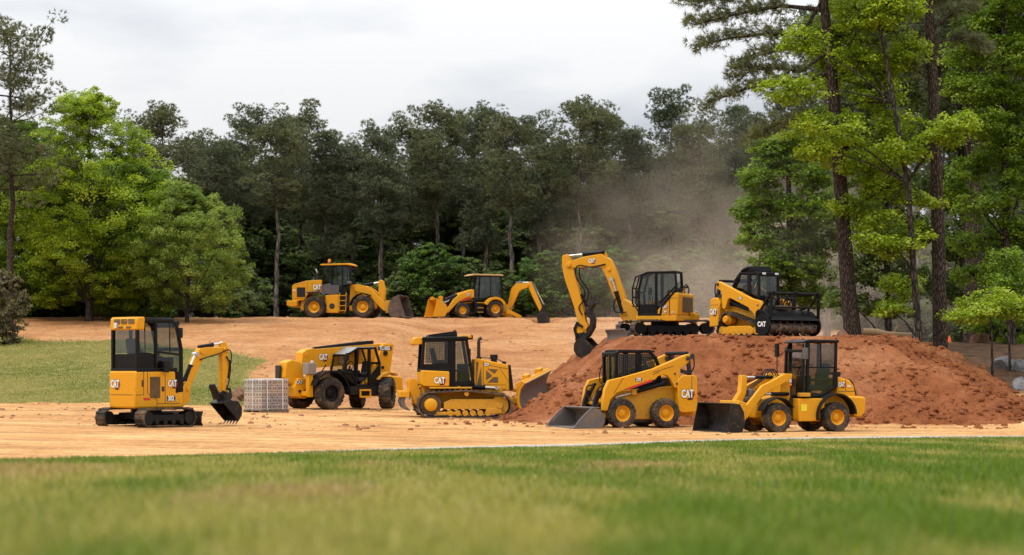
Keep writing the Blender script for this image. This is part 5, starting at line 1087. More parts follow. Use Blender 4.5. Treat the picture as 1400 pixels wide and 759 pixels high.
for lay in range(5):
    m = MB(); z0 = lay*.197
    for i in range(5):
        for j in range(3):
            x0 = -.53+i*.213; y0 = -.485+j*.325
            m.box(x0+.004, x0+.205, y0+.004, y0+.318, z0+.004, z0+.190)
            for s in (0, 1): pass
    m.build('block_layer', BRK, bs, .006, seg=1)
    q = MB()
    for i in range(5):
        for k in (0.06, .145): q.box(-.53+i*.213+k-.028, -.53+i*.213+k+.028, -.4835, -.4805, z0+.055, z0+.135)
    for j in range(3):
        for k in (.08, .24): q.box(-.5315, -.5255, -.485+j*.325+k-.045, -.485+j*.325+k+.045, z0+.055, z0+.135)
    q.build('hollow_shade_patch', HOLLOW, bs, 0)  # dark plates on the block faces paint the shade inside the hollows
wm = MB().box(-.545, .545, -.50, .50, .0, .995).build('plastic_wrap', WRAP, bs, .02)
m = MB()
for k in (-.3, .3): m.box(k-.01, k+.01, -.507, .507, -.0, 1.0)
m.box(-.552, .552, -.01, .01, 0, 1.003); m.build('strap', WHT, bs, 0)

def rock_mesh(seed, sx, sy, sz):
    bm = bmesh.new(); bmesh.ops.create_icosphere(bm, subdivisions=4, radius=1)
    for v in bm.verts:
        p = v.co.copy(); q = p*1.1+Vector((seed*7, seed*3, 0)); k = 1 + .30*mnoise.noise(q) + .12*mnoise.noise(q*2.7) + .05*mnoise.noise(q*6)
        c = mnoise.cell(p*1.6 + Vector((seed, 0, 0))); v.co = Vector((p.x*sx, p.y*sy, p.z*sz))*k
    for i in range(7):
        r2 = random.Random(seed*31+i); nrm = Vector((r2.uniform(-1,1), r2.uniform(-1,1), r2.uniform(-.3,1))).normalized(); dlim = .78*max(abs(nrm.x)*sx, abs(nrm.y)*sy, abs(nrm.z)*sz)
        for v in bm.verts:
            e = v.co.dot(nrm) - dlim
            if e > 0: v.co -= nrm*e*.92
    me = bpy.data.meshes.new('boulder'); bm.to_mesh(me); bm.free()
    me.polygons.foreach_set('use_smooth', [True]*len(me.polygons)); me.set_sharp_from_angle(angle=R_(35)); return me
ROCK = dirt_material('grey_stone', [(.15,.145,.15), (.21,.205,.21), (.29,.28,.28)], 3, .7); RROCK = dirt_material('red_stone', [(.20,.10,.06), (.27,.145,.09), (.34,.20,.13)], 3, .7)
for (u, d, s, sz, mt, lab) in ((1372, 68.5, .40, .34, ROCK, 'largest grey boulder, left one of the pair by the forest floor at the right edge'),
                          (1397, 68, .34, .28, ROCK, 'grey boulder cut by the right edge of the view, in front of another boulder'),
                          (1396, 65.5, .36, .32, ROCK, 'lowest grey boulder at the right edge, beside the end of the dirt pile'),
                          (1338, 76, .40, .32, RROCK, 'reddish boulder among the tree trunks behind the right end of the dirt pile'),
                          (1152, 68.2, .22, .26, RROCK, 'small brown rock standing on the pile top beside the leaning pine trunk'),
                          (331, 78.5, .46, .42, RROCK, 'reddish boulder at the foot of the green bank, left of the wrapped blocks'),
                          (322, 77.5, .26, .20, RROCK, 'low small stone lying by the larger reddish boulder near the wrapped blocks')):
    x = px(u, d); me_ = rock_mesh(int(u), s, s*.8, sz); me_.materials.append(mt); o = link_mesh('boulder', me_); o.location = (x, d, ground(x, d)+sz*.3); o.rotation_euler = (0, 0, u)
    tag(o, lab, 'boulder')
x = px(1298, 96); cn = thing('traffic_cone', 'small orange traffic cone among the trunks on the forest floor', 'cone', (x, 96, ground(x, 96)))
MB().cyl((0,0,.03), (0,0,.40), .11, 18, .025).build('cone_body', CONE, cn, 0); MB().box(-.14, .14, -.14, .14, 0, .03).build('base', CONE, cn, .01)
def log(u, d, a, ln, r, lab):
    x = px(u, d); o = MB().tube([(-ln/2,0,0), (-ln/4,.03,.05), (0,0,.02), (ln/4,-.04,.06), (ln/2,.02,.1)], r, 10, r*.75).cyl((ln*.1,0,.05), (ln*.2,.1,.4), r*.3, 6).build('log', paint('log_wood', (.34,.22,.12), .9, .3, grime=1, scale=5), None, .01)
    o.location = (x, d, ground(x, d)+r*.8); o.rotation_euler = (0, R_(8), R_(a)); tag(o, lab, 'log')
log(1213, 72, -25, 1.7, .15, 'pale felled log lying between the two tall right hand pine trunks'); log(1225, 73.5, 12, 1.3, .11, 'thin pale branch log lying behind the thicker felled log')
# ------------------------------------------------------------------ vegetation
def rdir(n):
    v = nrs.randn(n, 3); return v/np.linalg.norm(v, axis=1, keepdims=True)
def leaf_arrays(C, R, per, size, pal, flat=.45, up=.9):
    """clusters of leaves: centres C, radius R; each leaf a pointed four-cornered face"""
    n = len(C); k = n*per; ci = np.repeat(np.arange(n), per)
    off = rdir(k)*(nrs.rand(k, 1)**.45); off[:,2] *= flat
    P = C[ci] + off*R[ci][:,None]; P[:,2] -= .25*R[ci]*(off[:,0]**2+off[:,1]**2)
    nor = rdir(k); nor[:,2] = np.abs(nor[:,2])*.8+up; nor[:,:2] += off[:,:2]*.9; nor /= np.linalg.norm(nor, axis=1, keepdims=True)
    t = np.cross(nor, rdir(k)); t /= np.linalg.norm(t, axis=1, keepdims=True)+1e-9; b = np.cross(nor, t)
    s = (size*(.65+.7*nrs.rand(k)))[:,None]
    co = np.stack([P-t*s*.55, P+b*s*.36+t*s*.05, P+t*s*.6-nor*s*.12, P-b*s*.36+t*s*.05], 1)
    pal = np.array(pal); w = np.clip(nrs.rand(n)*.75 + .25*nrs.rand(n), 0, 1)
    w = np.clip(w[ci] + .22*(nrs.rand(k)-.5), 0, 1)*(len(pal)-1); i0 = np.minimum(w.astype(int), len(pal)-2); f = (w-i0)[:,None]
    c = (pal[i0]*(1-f) + pal[i0+1]*f)*(.8+.4*nrs.rand(k))[:,None]
    return co.reshape(-1, 3), np.repeat(c, 4, 0)
def build_leaves(name, parts, parent, mat):
    co = np.concatenate([p[0] for p in parts]); c = np.concatenate([p[1] for p in parts])
    return raw_mesh(name, co, np.arange(len(co)).reshape(-1, 4), mat, parent, False, c)
def tuft_arrays(C, D, per, ln, wd, pal, spread=.95, clump=1):
    """needle tufts at C, pointing roughly along D"""
    n = len(C); k = n*per; ci = np.repeat(np.arange(n), per)
    d = D[ci] + rdir(k)*spread; d /= np.linalg.norm(d, axis=1, keepdims=True)+1e-9
    P = C[ci] + rdir(k)*.03; l = (ln*(.6+.6*nrs.rand(k)))[:,None]; s = np.cross(d, rdir(k)); s /= np.linalg.norm(s, axis=1, keepdims=True)+1e-9
    co = np.stack([P-s*wd, P+s*wd, P+d*l+s*wd*.4], 1)
    pal = np.array(pal); w = np.clip(.75*np.repeat(nrs.rand(n//clump+1), clump)[:n]+.25*nrs.rand(n), 0, .999)[ci]*(len(pal)-1); i0 = np.minimum(w.astype(int), len(pal)-2); f = (w-i0)[:,None]
    c = (pal[i0]*(1-f)+pal[i0+1]*f)*(.8+.4*nrs.rand(k))[:,None]
    return co.reshape(-1, 3), np.repeat(c, 3, 0)
def wander(p, q, n, amp):
    p = np.array(p, float); q = np.array(q, float); out = []
    for i in range(n+1):
        t = i/n; out.append(tuple(p+(q-p)*t + (nrs.randn(3)*amp*math.sin(math.pi*t))))
    return out
def taper(m, path, r0, r1, n=8):
    P = [Vector(p) for p in path]; k = len(P); vs = []
    for i, p in enumerate(P):
        d = (P[min(i+1, k-1)]-P[max(i-1, 0)]).normalized(); up = Vector((0,1,0)) if abs(d.z) > .7 else Vector((0,0,1)); a = d.cross(up).normalized(); b = a.cross(d)
        rr = r0+(r1-r0)*i/(k-1); vs += [p+(a*math.cos(t)+b*math.sin(t))*rr for t in (2*math.pi*j/n for j in range(n))]
    m.add(vs, [(i*n+j, i*n+(j+1) % n, (i+1)*n+(j+1) % n, (i+1)*n+j) for i in range(k-1) for j in range(n)] + [tuple(range(n)), tuple((k-1)*n+j for j in range(n))])
P_BRIGHT = [(.115,.160,.010), (.195,.265,.015), (.285,.355,.024), (.38,.42,.045)]
P_MID = [(.060,.105,.010), (.110,.180,.014), (.165,.245,.020), (.235,.30,.030)]
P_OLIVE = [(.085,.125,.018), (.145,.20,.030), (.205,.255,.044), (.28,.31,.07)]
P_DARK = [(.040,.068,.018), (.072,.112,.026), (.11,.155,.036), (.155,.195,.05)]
P_UND = [(.048,.072,.026), (.082,.115,.038), (.12,.155,.05), (.16,.195,.065)]  # undergrowth greens lightened to lift the near-black shade low in the wood
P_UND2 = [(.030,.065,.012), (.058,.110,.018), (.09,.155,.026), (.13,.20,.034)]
P_PINE = [(.048,.062,.036), (.082,.100,.056), (.122,.140,.076), (.175,.190,.10)]  # pine greens raised and greyed, so the colour carries the distant haze
P_PINEB = [(.058,.066,.032), (.100,.110,.050), (.145,.155,.070), (.20,.205,.10)]
P_NEAR = [(.07,.078,.032), (.12,.13,.05), (.17,.18,.075), (.24,.24,.11)]
def broadleaf(H, R, seed, pal, base=.22, nb=22, cl=26, per=34, leaf=.20, trunk=.22, shape=1.0, lean=(0,0), expo=.65):
    global nrs
    nrs = np.random.RandomState(seed)
    tp = wander((0,0,-.3), (lean[0], lean[1], H*.86), 8, H*.012); m = MB(); taper(m, tp, trunk, trunk*.15, 10)
    parts = []
    for i in range(nb):
        f = base + (1-base)*(i+.5)/nb; a = i*2.4+nrs.rand()*.8; prof = (math.sin(math.pi*min(1, ((f-base)/(1-base))**.75*.93+.07))**expo)*shape
        rr = R*prof*(.36+.58*nrs.rand()) if f < .93 else .1*R; j = min(int(f*8), 7); tx, ty, _ = tp[j]
        c = np.array([tx+math.cos(a)*rr, ty+math.sin(a)*rr, H*min(f, .95) + nrs.randn()*.02*H]); br = R*(.30+.16*nrs.rand())*(.6+.55*prof)
        st = np.array(tp[max(1, int(min(f, .95)*8*.75))]); taper(m, wander(st, c, 4, .03*H*.3), trunk*.38*(1-f*.6), .015, 6)
        n = int(cl*(.7+.6*nrs.rand())); d = rdir(n); d[:,2] = d[:,2]*.8+.12
        C = c + d*(br*np.array([1, 1, .72]))*(.55+.5*nrs.rand(n, 1))
        for q in C[::4]: taper(m, [tuple(c), tuple((c+q)/2+nrs.randn(3)*.05), tuple(q)], .03, .008, 4)
        parts.append(leaf_arrays(C, br*(.17+.19*nrs.rand(n)), per, leaf, pal, .5, .7))
    nrs = np.random.RandomState(seed+1000)
    return m, parts
def pine_tree(H, seed, pal, base=.45, R=2.6, trunk=.22, whorls=16, puffs=3, ntuft=30, per=9, ln=.25, wd=.022, lean=(0,0), top=1.0, droop=0):
    global nrs
    nrs = np.random.RandomState(seed)
    tp = wander((0,0,-.3), (lean[0], lean[1], H*.985), 9, H*.006); m = MB(); taper(m, tp, trunk, .03, 10); A = np.array(tp)
    TC = []; TD = []
    for w in range(whorls):
        f = base + (1-base)*((w+.3)/whorls); z = H*f; t = np.interp(z, A[:,2], np.arange(len(A))); o = np.array([np.interp(t, range(len(A)), A[:,q]) for q in range(3)])
        nbr = 4+int(nrs.rand()*2) if f < .97 else 3
        g = (f-base)/(1-base); Lb = R*(.20+1.0*math.sqrt(max(0, 1-g**1.7)))*min(1, .62+1.1*g)*(.62+.55*nrs.rand())
        for b in range(nbr):
            if nrs.rand() < .10: continue
            a = nrs.rand()*6.283; l = Lb*(.6+.55*nrs.rand()); rise = (.05+.8*g*g + .25*nrs.randn()-droop)*l
            e = o + np.array([math.cos(a)*l, math.sin(a)*l, rise]); mid = o + (e-o)*.5 + np.array([0,0,-.05*l]) + nrs.randn(3)*.05*l
            taper(m, [tuple(o), tuple(mid), tuple(e)], .035+.03*(1-g), .012, 5)
            for p in range(puffs):
                s = .38+.62*(p+nrs.rand())/puffs; q = (o*(1-s)**2+2*mid*s*(1-s)+e*s*s)*1.0 + nrs.randn(3)*np.array([.20,.20,.17])*l*.8
                pr_ = .36+.30*nrs.rand(); k = ntuft; d = rdir(k); d[:,2] = d[:,2]*.75+.15
                TC.append(q+d*pr_*np.array([1.1,1.1,.95])); TD.append(d*.9+np.array([0,0,.3]))
    parts = [tuft_arrays(np.concatenate(TC), np.concatenate(TD), per, ln, wd, pal, .95, ntuft)]
    nrs = np.random.RandomState(seed+1000)
    return m, parts
def build_needles(name, parts, parent):
    co = np.concatenate([p[0] for p in parts]); c = np.concatenate([p[1] for p in parts])
    return raw_mesh(name, co, np.arange(len(co)).reshape(-1, 3), NEEDLE, parent, False, c)
PROTO = {}
def plant_tree(key, maker, name, label, group, x, y, z, H, rz, bk, pine, sx=1.0, cat='tree'):
    """first of a kind is built, later ones copy the thing, its trunk and its crown"""
    if key not in PROTO:
        H0, (m, parts) = maker()
        tr = m.build('trunk', bk, None, 0); cr = (build_needles if pine else lambda a, p, q: build_leaves(a, p, q, LEAF))('crown', parts, None)
        PROTO[key] = (H0, tr.data, cr.data); bpy.data.objects.remove(tr); bpy.data.objects.remove(cr)
    H0, td, cd = PROTO[key]; k = H/H0
    t = thing(name, label, cat, (x, y, z-.05), rz, group); t.scale = (k*sx, k*sx, k)
    link_mesh('trunk', td, t); link_mesh('crown', cd, t); return t
def tz(x, y): return float(terrain(np.array([x]), np.array([y]), False)[0])
PV = [lambda: (18, pine_tree(18, 101, P_PINE, .52, 2.5)), lambda: (18, pine_tree(18, 102, P_PINE, .46, 2.7, whorls=17)), lambda: (18, pine_tree(18, 103, P_PINEB, .58, 2.8, whorls=13)),
      lambda: (18, pine_tree(18, 104, P_PINE, .34, 2.5, whorls=18)), lambda: (18, pine_tree(18, 105, P_PINEB, .46, 2.6, whorls=15))]
def pine(v, u, top, d, label, group='pines of the dark wood behind the terrace', sx=1.0):
    x = px(u, d); z = tz(x, d); H = pz(top, d) - z
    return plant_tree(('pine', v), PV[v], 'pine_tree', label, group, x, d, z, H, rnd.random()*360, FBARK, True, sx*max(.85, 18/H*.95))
if 'trees' not in SKIP:
    FR = [(0,296,196,150,'dark pine at the left end of the pine wood, next to the gap of sky'), (1,338,160,156,'dark round topped pine rising behind the light green round tree'),
      (2,378,170,149,'pine with a long bare pale trunk standing just left of the wheel loader'), (4,412,155,158,'tall pine with a lumpy crown directly above the rear of the wheel loader'),
      (3,446,184,152,'dark pine directly behind the cab of the wheel loader'), (0,482,200,156,'lower pine in the dip of the treeline above the wheel loader bucket'),
      (1,520,184,150,'dark pine with trunk just right of the wheel loader bucket'), (4,560,172,158,'pine behind the gap between the wheel loader and the backhoe'),
      (2,600,150,154,'tall pine with an open rounded head above the front bucket of the backhoe'), (0,634,164,162,'pine above the hood of the backhoe'),
      (3,664,152,152,'dense pine rising behind the roof of the backhoe cab'), (2,700,168,147,'pale trunked pine rising right behind the rear arm of the backhoe'),
      (1,735,172,160,'dark pine behind the right end of the backhoe bucket'), (2,793,144,148,'highest rounded pine, straight pale trunk above the large excavator boom'),
      (0,828,158,156,'pine above the bend of the large excavator boom'), (3,862,182,150,'dark pine just left of the large excavator cab, top below its neighbours'),
      (1,918,138,160,'pointed dark pine towering above the large excavator counterweight'), (4,958,166,152,'dark pine behind the rising dust to the right of the large excavator'),
      (3,1004,150,156,'dark pine above the cab of the tracked mulching loader'), (1,1046,168,150,'dark pine partly hidden by the green tree behind the mulching loader')]
    for v, u, tp, d, lab in FR: pine(v, u, tp, d, lab)
    r3 = random.Random(3)
    for k in range(26): pine(r3.randrange(5), 270+k*34+r3.uniform(-10, 10), 212+r3.uniform(-18, 24), 168+r3.uniform(-4, 6), 'dark pine in the back rows of the wood, mostly hidden behind the front pines', 'back row pines of the wood')
    for k in range(24): pine(r3.choice((1,3)), 240+k*38+r3.uniform(-10, 10), 236+r3.uniform(-15, 30), 186+r3.uniform(-5, 6), 'dark pine in the back rows of the wood, mostly hidden behind the front pines', 'back row pines of the wood')
    for u, tp, d, v, lab in ((222,154,140,2,'open crowned pine standing alone against the sky left of the pine wood'), (205,200,150,0,'shorter dark pine right behind the big bright green tree'), (262,250,150,3,'low dark pine in the gap beside the round light green tree')):
        pine(v, u, tp, d, lab, None)
    for k in range(10): pine(r3.randrange(5), -230+k*27+r3.uniform(-8, 8), 175+r3.uniform(-20, 20), 146+r3.uniform(-8, 12), 'dark pine of the wood beyond the left edge of the view', 'pines beyond the left edge')
    # undergrowth trees along the wood
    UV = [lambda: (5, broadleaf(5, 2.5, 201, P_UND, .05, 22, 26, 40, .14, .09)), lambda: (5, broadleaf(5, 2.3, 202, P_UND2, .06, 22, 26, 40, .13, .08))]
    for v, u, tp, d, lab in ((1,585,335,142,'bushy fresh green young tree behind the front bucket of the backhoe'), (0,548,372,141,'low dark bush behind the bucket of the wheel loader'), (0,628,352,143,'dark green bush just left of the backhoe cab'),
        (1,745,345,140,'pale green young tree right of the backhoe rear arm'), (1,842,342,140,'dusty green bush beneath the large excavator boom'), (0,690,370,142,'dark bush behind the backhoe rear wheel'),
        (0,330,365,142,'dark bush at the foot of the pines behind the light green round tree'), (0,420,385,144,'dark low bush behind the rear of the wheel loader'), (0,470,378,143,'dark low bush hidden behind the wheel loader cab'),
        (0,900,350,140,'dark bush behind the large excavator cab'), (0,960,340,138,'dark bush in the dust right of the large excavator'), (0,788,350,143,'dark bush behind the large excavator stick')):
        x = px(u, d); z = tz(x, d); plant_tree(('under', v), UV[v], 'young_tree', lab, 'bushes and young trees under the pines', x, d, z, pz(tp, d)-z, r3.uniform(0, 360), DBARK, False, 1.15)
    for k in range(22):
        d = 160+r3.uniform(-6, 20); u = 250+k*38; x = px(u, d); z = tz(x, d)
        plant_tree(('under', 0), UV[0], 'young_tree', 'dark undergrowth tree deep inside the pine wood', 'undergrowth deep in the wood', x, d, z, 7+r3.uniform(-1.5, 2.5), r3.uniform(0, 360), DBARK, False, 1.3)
    # left side
    def lone(key, mk, name, lab, u, d, H, rz, bk, pn, sx=1.0):
        x = px(u, d); z = tz(x, d); return plant_tree(key, mk, name, lab, None, x, d, z, H, rz, bk, pn, sx)
    lone('bigmaple', lambda: (13.5, broadleaf(13.5, 5.4, 305, P_BRIGHT, .10, 34, 30, 100, .12, .24, expo=.95)), 'maple_tree', 'big bright green leafy tree at the left, taller than its leafy neighbours', 122, 116, 12.9, 20, DBARK, False)
    lone('sidemaple', lambda: (12, broadleaf(12, 4.4, 302, P_MID, .08, 40, 36, 64, .125, .22)), 'maple_tree', 'deep green leafy tree at the left edge, behind the tall left pine', 30, 119, 11.6, 70, DBARK, False)
    lone('roundtree', lambda: (7.8, broadleaf(7.8, 4.1, 307, P_OLIVE, .15, 26, 28, 105, .11, .16)), 'oak_tree', 'broad round light green tree on the terrace, behind the small excavator', 256, 114, 7.6, 0, DBARK, False, .86)
    lone('fill', lambda: (9, broadleaf(9, 4.0, 304, P_MID, .06, 34, 36, 62, .12, .16)), 'leafy_tree', 'darker leafy tree filling between the big bright tree and the round light green tree', 188, 119, 9.0, 40, DBARK, False)
    lone('fill', None, 'leafy_tree', 'shaded leafy tree at the far left behind the other leafy trees', 70, 128, 9.5, 160, DBARK, False, 1.2)
    lone('fill', None, 'leafy_tree', 'shaded leafy tree deep behind the big bright green tree', 150, 130, 10, 250, DBARK, False, 1.2)
    lone('leftpine', lambda: (17.2, pine_tree(17.2, 310, P_PINEB, .46, 3.9, .23, 12, 4, 24, 9, .23, .020, droop=.06)), 'pine_tree', 'tall pine with layered boughs at the left edge of the view', 14, 110, 15.8, 0, PBARK, True)
    lone('leftbush', lambda: (2.6, broadleaf(2.6, 1.5, 311, [(.075,.07,.035), (.12,.105,.055), (.17,.14,.08), (.22,.16,.11)], .05, 22, 22, 26, .10, .05)), 'shrub', 'brownish green shrub at the left edge above the grass bank', 4, 100, 3.6, 0, DBARK, False, .72)
    for k, (u, d, H) in enumerate(((40,127,3.6), (75,126,3.0), (105,128,3.4), (140,126,3.0), (170,127,3.5), (215,126,3.2), (10,125,3.4), (300,128,3.2))):
        x = px(u, d); plant_tree(('under', 0), UV[0], 'young_tree', 'dark low bush in the shade beneath the left hand leafy trees', 'bushes beneath the left hand trees', x, d, tz(x, d), H, k*50, DBARK, False, 1.4)
    # right side
    def blob_tree(name, label, d, trunk, r0, r1, blobs, pal, leaf=.13, dens=1.0, per=34, bk=DBARK, cat='tree', flat=.5):
        """trunk as photo-measured (u, v) stations at depth d; foliage tiers (u, v, ru, rv, depth offset)"""
        W = lambda u, v, o=0: np.array([px(u, d), d+o, pz(v, d)])
        b0 = W(*trunk[0]); b0[2] = ground(b0[0], b0[1]); t = thing(name, label, cat, tuple(b0-np.array([0,0,.1])))
        T = [b0]+[W(*p) for p in trunk[1:]]; o = b0-np.array([0,0,.1]); m = MB(); taper(m, [tuple(p-o) for p in T], r0, r1, 12); parts = []
        TA = np.array(T); pxm = d/F
        for (u, v, ru, rv, off) in blobs:
            c = W(u, v, off); i = np.argmin(np.abs(TA[:,2]-(c[2]-.6*abs(c[0]-TA[:,0].mean())*.5))); s = TA[i]
            taper(m, [tuple(p-o) for p in (s, s*.55+c*.45+np.array([0,0,.15]), c)], r1*.6+.02, .012, 6)
            R3 = np.array([ru*pxm, max(ru*pxm*.8, .5), rv*pxm]); n = max(6, int(dens*36*(ru*pxm)*(rv*pxm+.35)))
            C = c + rdir(n)*R3*(nrs.rand(n, 1)**.4)
            for q in C[::2]: taper(m, [tuple(c-o), tuple((c*.5+q*.5)-o+np.array([0,0,.05])), tuple(q-o)], .02, .006, 4)
            parts.append(leaf_arrays(C-o, .22+.30*nrs.rand(n), int(per*1.4), leaf*.72, pal, flat, .65))
        m.build('trunk', bk, t, 0); build_leaves('crown', parts, t, LEAF); return t
    def big_pine(name, label, d, trunk, r0, r1, boughs, extra, H, pal):
        W = lambda u, v, o=0: np.array([px(u, d), d+o, pz(v, d)])
        b0 = W(*trunk[0]); b0[2] = ground(b0[0], b0[1]); o = b0-np.array([0,0,.2]); t = thing(name, label, 'tree', tuple(o)); T = [b0-np.array([0,0,.2])]+[W(*p) for p in trunk[1:]]
        T.append(T[-1]+(T[-1]-T[-2])/np.linalg.norm(T[-1]-T[-2])*(H-(T[-1][2]-b0[2]))); m = MB(); taper(m, [tuple(p-o) for p in T], r0, r1, 14)
        flare = [tuple(T[0]-o), tuple((T[0]*.93+T[1]*.07)-o)]; taper(m, flare, r0*1.35, r0*1.0, 14)
        TC, TD = [], []
        def bough(P, r):
            P = [np.array(p) for p in P]; taper(m, [tuple(p-o) for p in P], r, .02, 7); A = np.array(P); L_ = np.linalg.norm(A[-1]-A[0])
            nb = int(6+L_*5)
            for k in range(nb):
                s = .22+.78*(k+nrs.rand())/nb; i = min(int(s*(len(A)-1)), len(A)-2); f = s*(len(A)-1)-i; q = A[i]*(1-f)+A[i+1]*f
                dv = A[i+1]-A[i]; dv /= np.linalg.norm(dv); sd = np.cross(dv, [0,0,1])*(1 if nrs.rand() < .5 else -1)
                e = q + (dv*.55+sd*(.25+.6*nrs.rand())+np.array([0,0,.35*nrs.rand()-.05]))*(.5+.55*nrs.rand())*(1.15-.5*s)*1.1
                taper(m, [tuple(q-o), tuple((q+e)/2-o+nrs.randn(3)*.04), tuple(e-o)], .02, .006, 5)
                for j in range(3):
                    w = .35+.65*nrs.rand(); c = q*(1-w)+e*w+nrs.randn(3)*.10; n = 6; dd = rdir(n)
                    TC.append(c-o+dd*.13); TD.append(dd*.5+dv*.5+np.array([0,0,.25]))
        for (pts, r) in boughs: bough([W(*p) for p in pts], r)
        for (z, a, l, rise) in extra:
            i = np.interp(z, [p[2] for p in T], range(len(T))); s = np.array([np.interp(i, range(len(T)), [p[q] for p in T]) for q in range(3)])
            bough([s, s+np.array([math.cos(a)*l*.5, math.sin(a)*l*.5, rise*.3]), s+np.array([math.cos(a)*l, math.sin(a)*l, rise])], .07)
        m.build('trunk', PBARK, t, 0); build_needles('crown', [tuft_arrays(np.concatenate(TC), np.concatenate(TD), 10, .22, .010, pal, .8)], t); return t
    nrs = np.random.RandomState(77)
    big_pine('pine_tree', 'huge leaning pine rising behind the dirt pile, boughs reaching left over the sky', 70.0, [(1167,470), (1160,400), (1149,250), (1138,110), (1126,0)], .31, .11,
        [([(1126,0), (1095,48), (1050,46), (1000,52), (955,62)], .10), ([(1128,14), (1070,8), (1005,20), (948,34)], .09), ([(1124,-20), (1060,-8), (990,-2), (940,2)], .08), ([(1133,70), (1095,98), (1050,92), (1005,104)], .06),
         ([(1136,98), (1090,116), (1030,118), (965,142)], .08), ([(1139,150), (1100,160), (1060,172), (1035,186)], .06), ([(1122,-40), (1060,-60), (1000,-50)], .08), ([(1131,40), (1085,66), (1040,74), (1010,90)], .06), ([(1126,0,0), (1170,-20,1.5), (1215,-14,2.5)], .08), ([(1131,50,0), (1175,40,1.4), (1215,50,2)], .06)],
        [(13.2, 1.2, 3.0, .6), (14.6, 4.4, 2.6, .8), (15.5, 2.6, 3, 1), (15.8, 6.0, 3, 1), (16.8, .8, 2.4, 1), (17.4, 3.6, 2.4, 1), (18.2, 5.2, 2, 1.2), (18.8, 2.0, 1.8, 1.2), (19.4, 4, 1.4, 1)], 19.5, P_NEAR)
    big_pine('pine_tree', 'tall straight dark pine trunk standing behind the right slope of the dirt pile', 70.0, [(1286,490), (1283,330), (1279,200), (1272,40), (1270,0)], .265, .10,
        [([(1272,40), (1300,20), (1330,10)], .06), ([(1272,60), (1310,52), (1345,62)], .05), ([(1275,110), (1240,90), (1215,96)], .03), ([(1270,4), (1235,-10), (1205,10)], .05), ([(1270,0), (1305,-30), (1345,-26)], .06)],
        [(14.2, 1.2, 2.6, .6), (14.8, 4.4, 2.2, .8), (15.5, 2.6, 2.6, 1), (16.2, 6.0, 2.6, 1), (17, .8, 2.2, 1), (17.6, 3.6, 2, 1), (18.2, 5.2, 1.6, 1.2), (18.6, 2.0, 1.4, 1.2)], 19, P_PINEB)
    blob_tree('maple_tree', 'slender trunked tree with bright yellow green foliage tiers between the two tall pine trunks', 68.5, [(1257,488), (1250,380), (1241,250), (1222,140), (1200,20), (1196,-60)], .13, .04,
        [(1140,26,44,26,2.4), (1096,58,36,20,-.3), (1190,20,52,30,.2), (1218,8,40,30,-.5), (1080,124,50,17,-.6), (1140,142,36,12,2.3), (1128,176,60,24,-.5), (1165,192,60,26,2.2), (1120,208,34,14,-.8), (1200,120,40,26,.8), (1180,80,44,24,.6), (1232,206,44,20,0),
         (1296,176,40,18,-.9), (1280,190,30,12,-.6), (1215,252,36,18,.6), (1205,300,34,14,.3), (1188,330,26,12,-.4), (1262,268,30,16,.5), (1225,338,36,16,.2), (1196,-40,60,34,0), (1245,60,34,26,.9), (1150,90,30,16,2.5), (1166,60,40,26,2.6), (1215,90,44,26,1.4), (1235,160,36,26,1.0), (1195,226,44,22,1.0), (1250,320,30,20,.6), (1175,280,36,20,1.2), (1240,390,34,16,.8), (1215,420,26,10,.2), (1185,-10,46,26,2.4)], P_BRIGHT, .15, 1.15)
    blob_tree('maple_tree', 'tall fresh green leafy tree filling the upper right corner', 74.0, [(1384,500), (1376,330), (1372,160), (1372,0), (1372,-80)], .17, .05,
        [(1392,-20,60,40,0), (1370,40,50,34,.6), (1395,80,46,30,-.4), (1352,120,44,26,.2), (1390,140,50,30,.5), (1340,166,40,22,-.5), (1380,200,52,28,0), (1345,226,44,22,.6), (1395,250,40,26,-.5), (1345,282,44,22,-.3), (1385,310,46,24,.4), (1330,330,36,18,.3), (1378,366,44,20,-.4), (1338,376,34,14,.7), (1420,180,40,60,0), (1420,320,40,60,.5), (1330,60,40,30,1.2), (1420,20,40,60,.5), (1350,20,44,26,.8), (1366,160,44,24,1.0), (1325,110,34,24,.9), (1398,420,36,26,.8), (1360,440,30,16,1.6), (1318,258,30,20,1.1), (1400,470,30,16,1.4)], P_MID+[(.14,.20,.03)], .15, 1.2)
    blob_tree('sapling', 'small sapling with one flat tier of bright leaves, left of the grey boulders', 66.5, [(1357,528), (1356,470), (1354,430), (1352,404)], .05, .02,
        [(1322,432,32,8,-.3), (1350,414,40,10,0), (1384,424,34,9,.3), (1362,402,26,6,.2), (1336,424,24,7,-.6), (1395,412,20,7,.4)], P_BRIGHT, .13, 1.5)
    blob_tree('sapling', 'thin upright sapling between the flat tiered sapling and the right edge', 68.0, [(1381,528), (1380,470), (1378,410), (1376,350)], .05, .02, [(1376,352,22,14,0), (1390,372,22,12,.2), (1366,384,20,10,-.2), (1392,392,18,8,.3)], P_MID, .13, 1.2)
    blob_tree('maple_tree', 'full dark green leafy tree behind the mulching loader, left of the leaning pine', 92.0, [(1085,440), (1080,330), (1078,240), (1076,200)], .20, .06,
        [(1040,240,34,24,0), (1075,212,40,22,.5), (1110,240,36,26,-.3), (1052,280,40,24,.4), (1098,286,44,26,-.6), (1035,322,30,20,0), (1078,326,44,24,.3), (1120,330,36,24,.6), (1056,362,40,20,-.5), (1102,370,44,22,0), (1050,200,26,16,.3), (1090,192,28,16,0), (1060,398,36,16,.2), (1115,404,40,18,.5), (1145,290,30,40,.8), (1020,290,18,18,.2)], P_MID, .17, 1.5, 34, flat=.5)
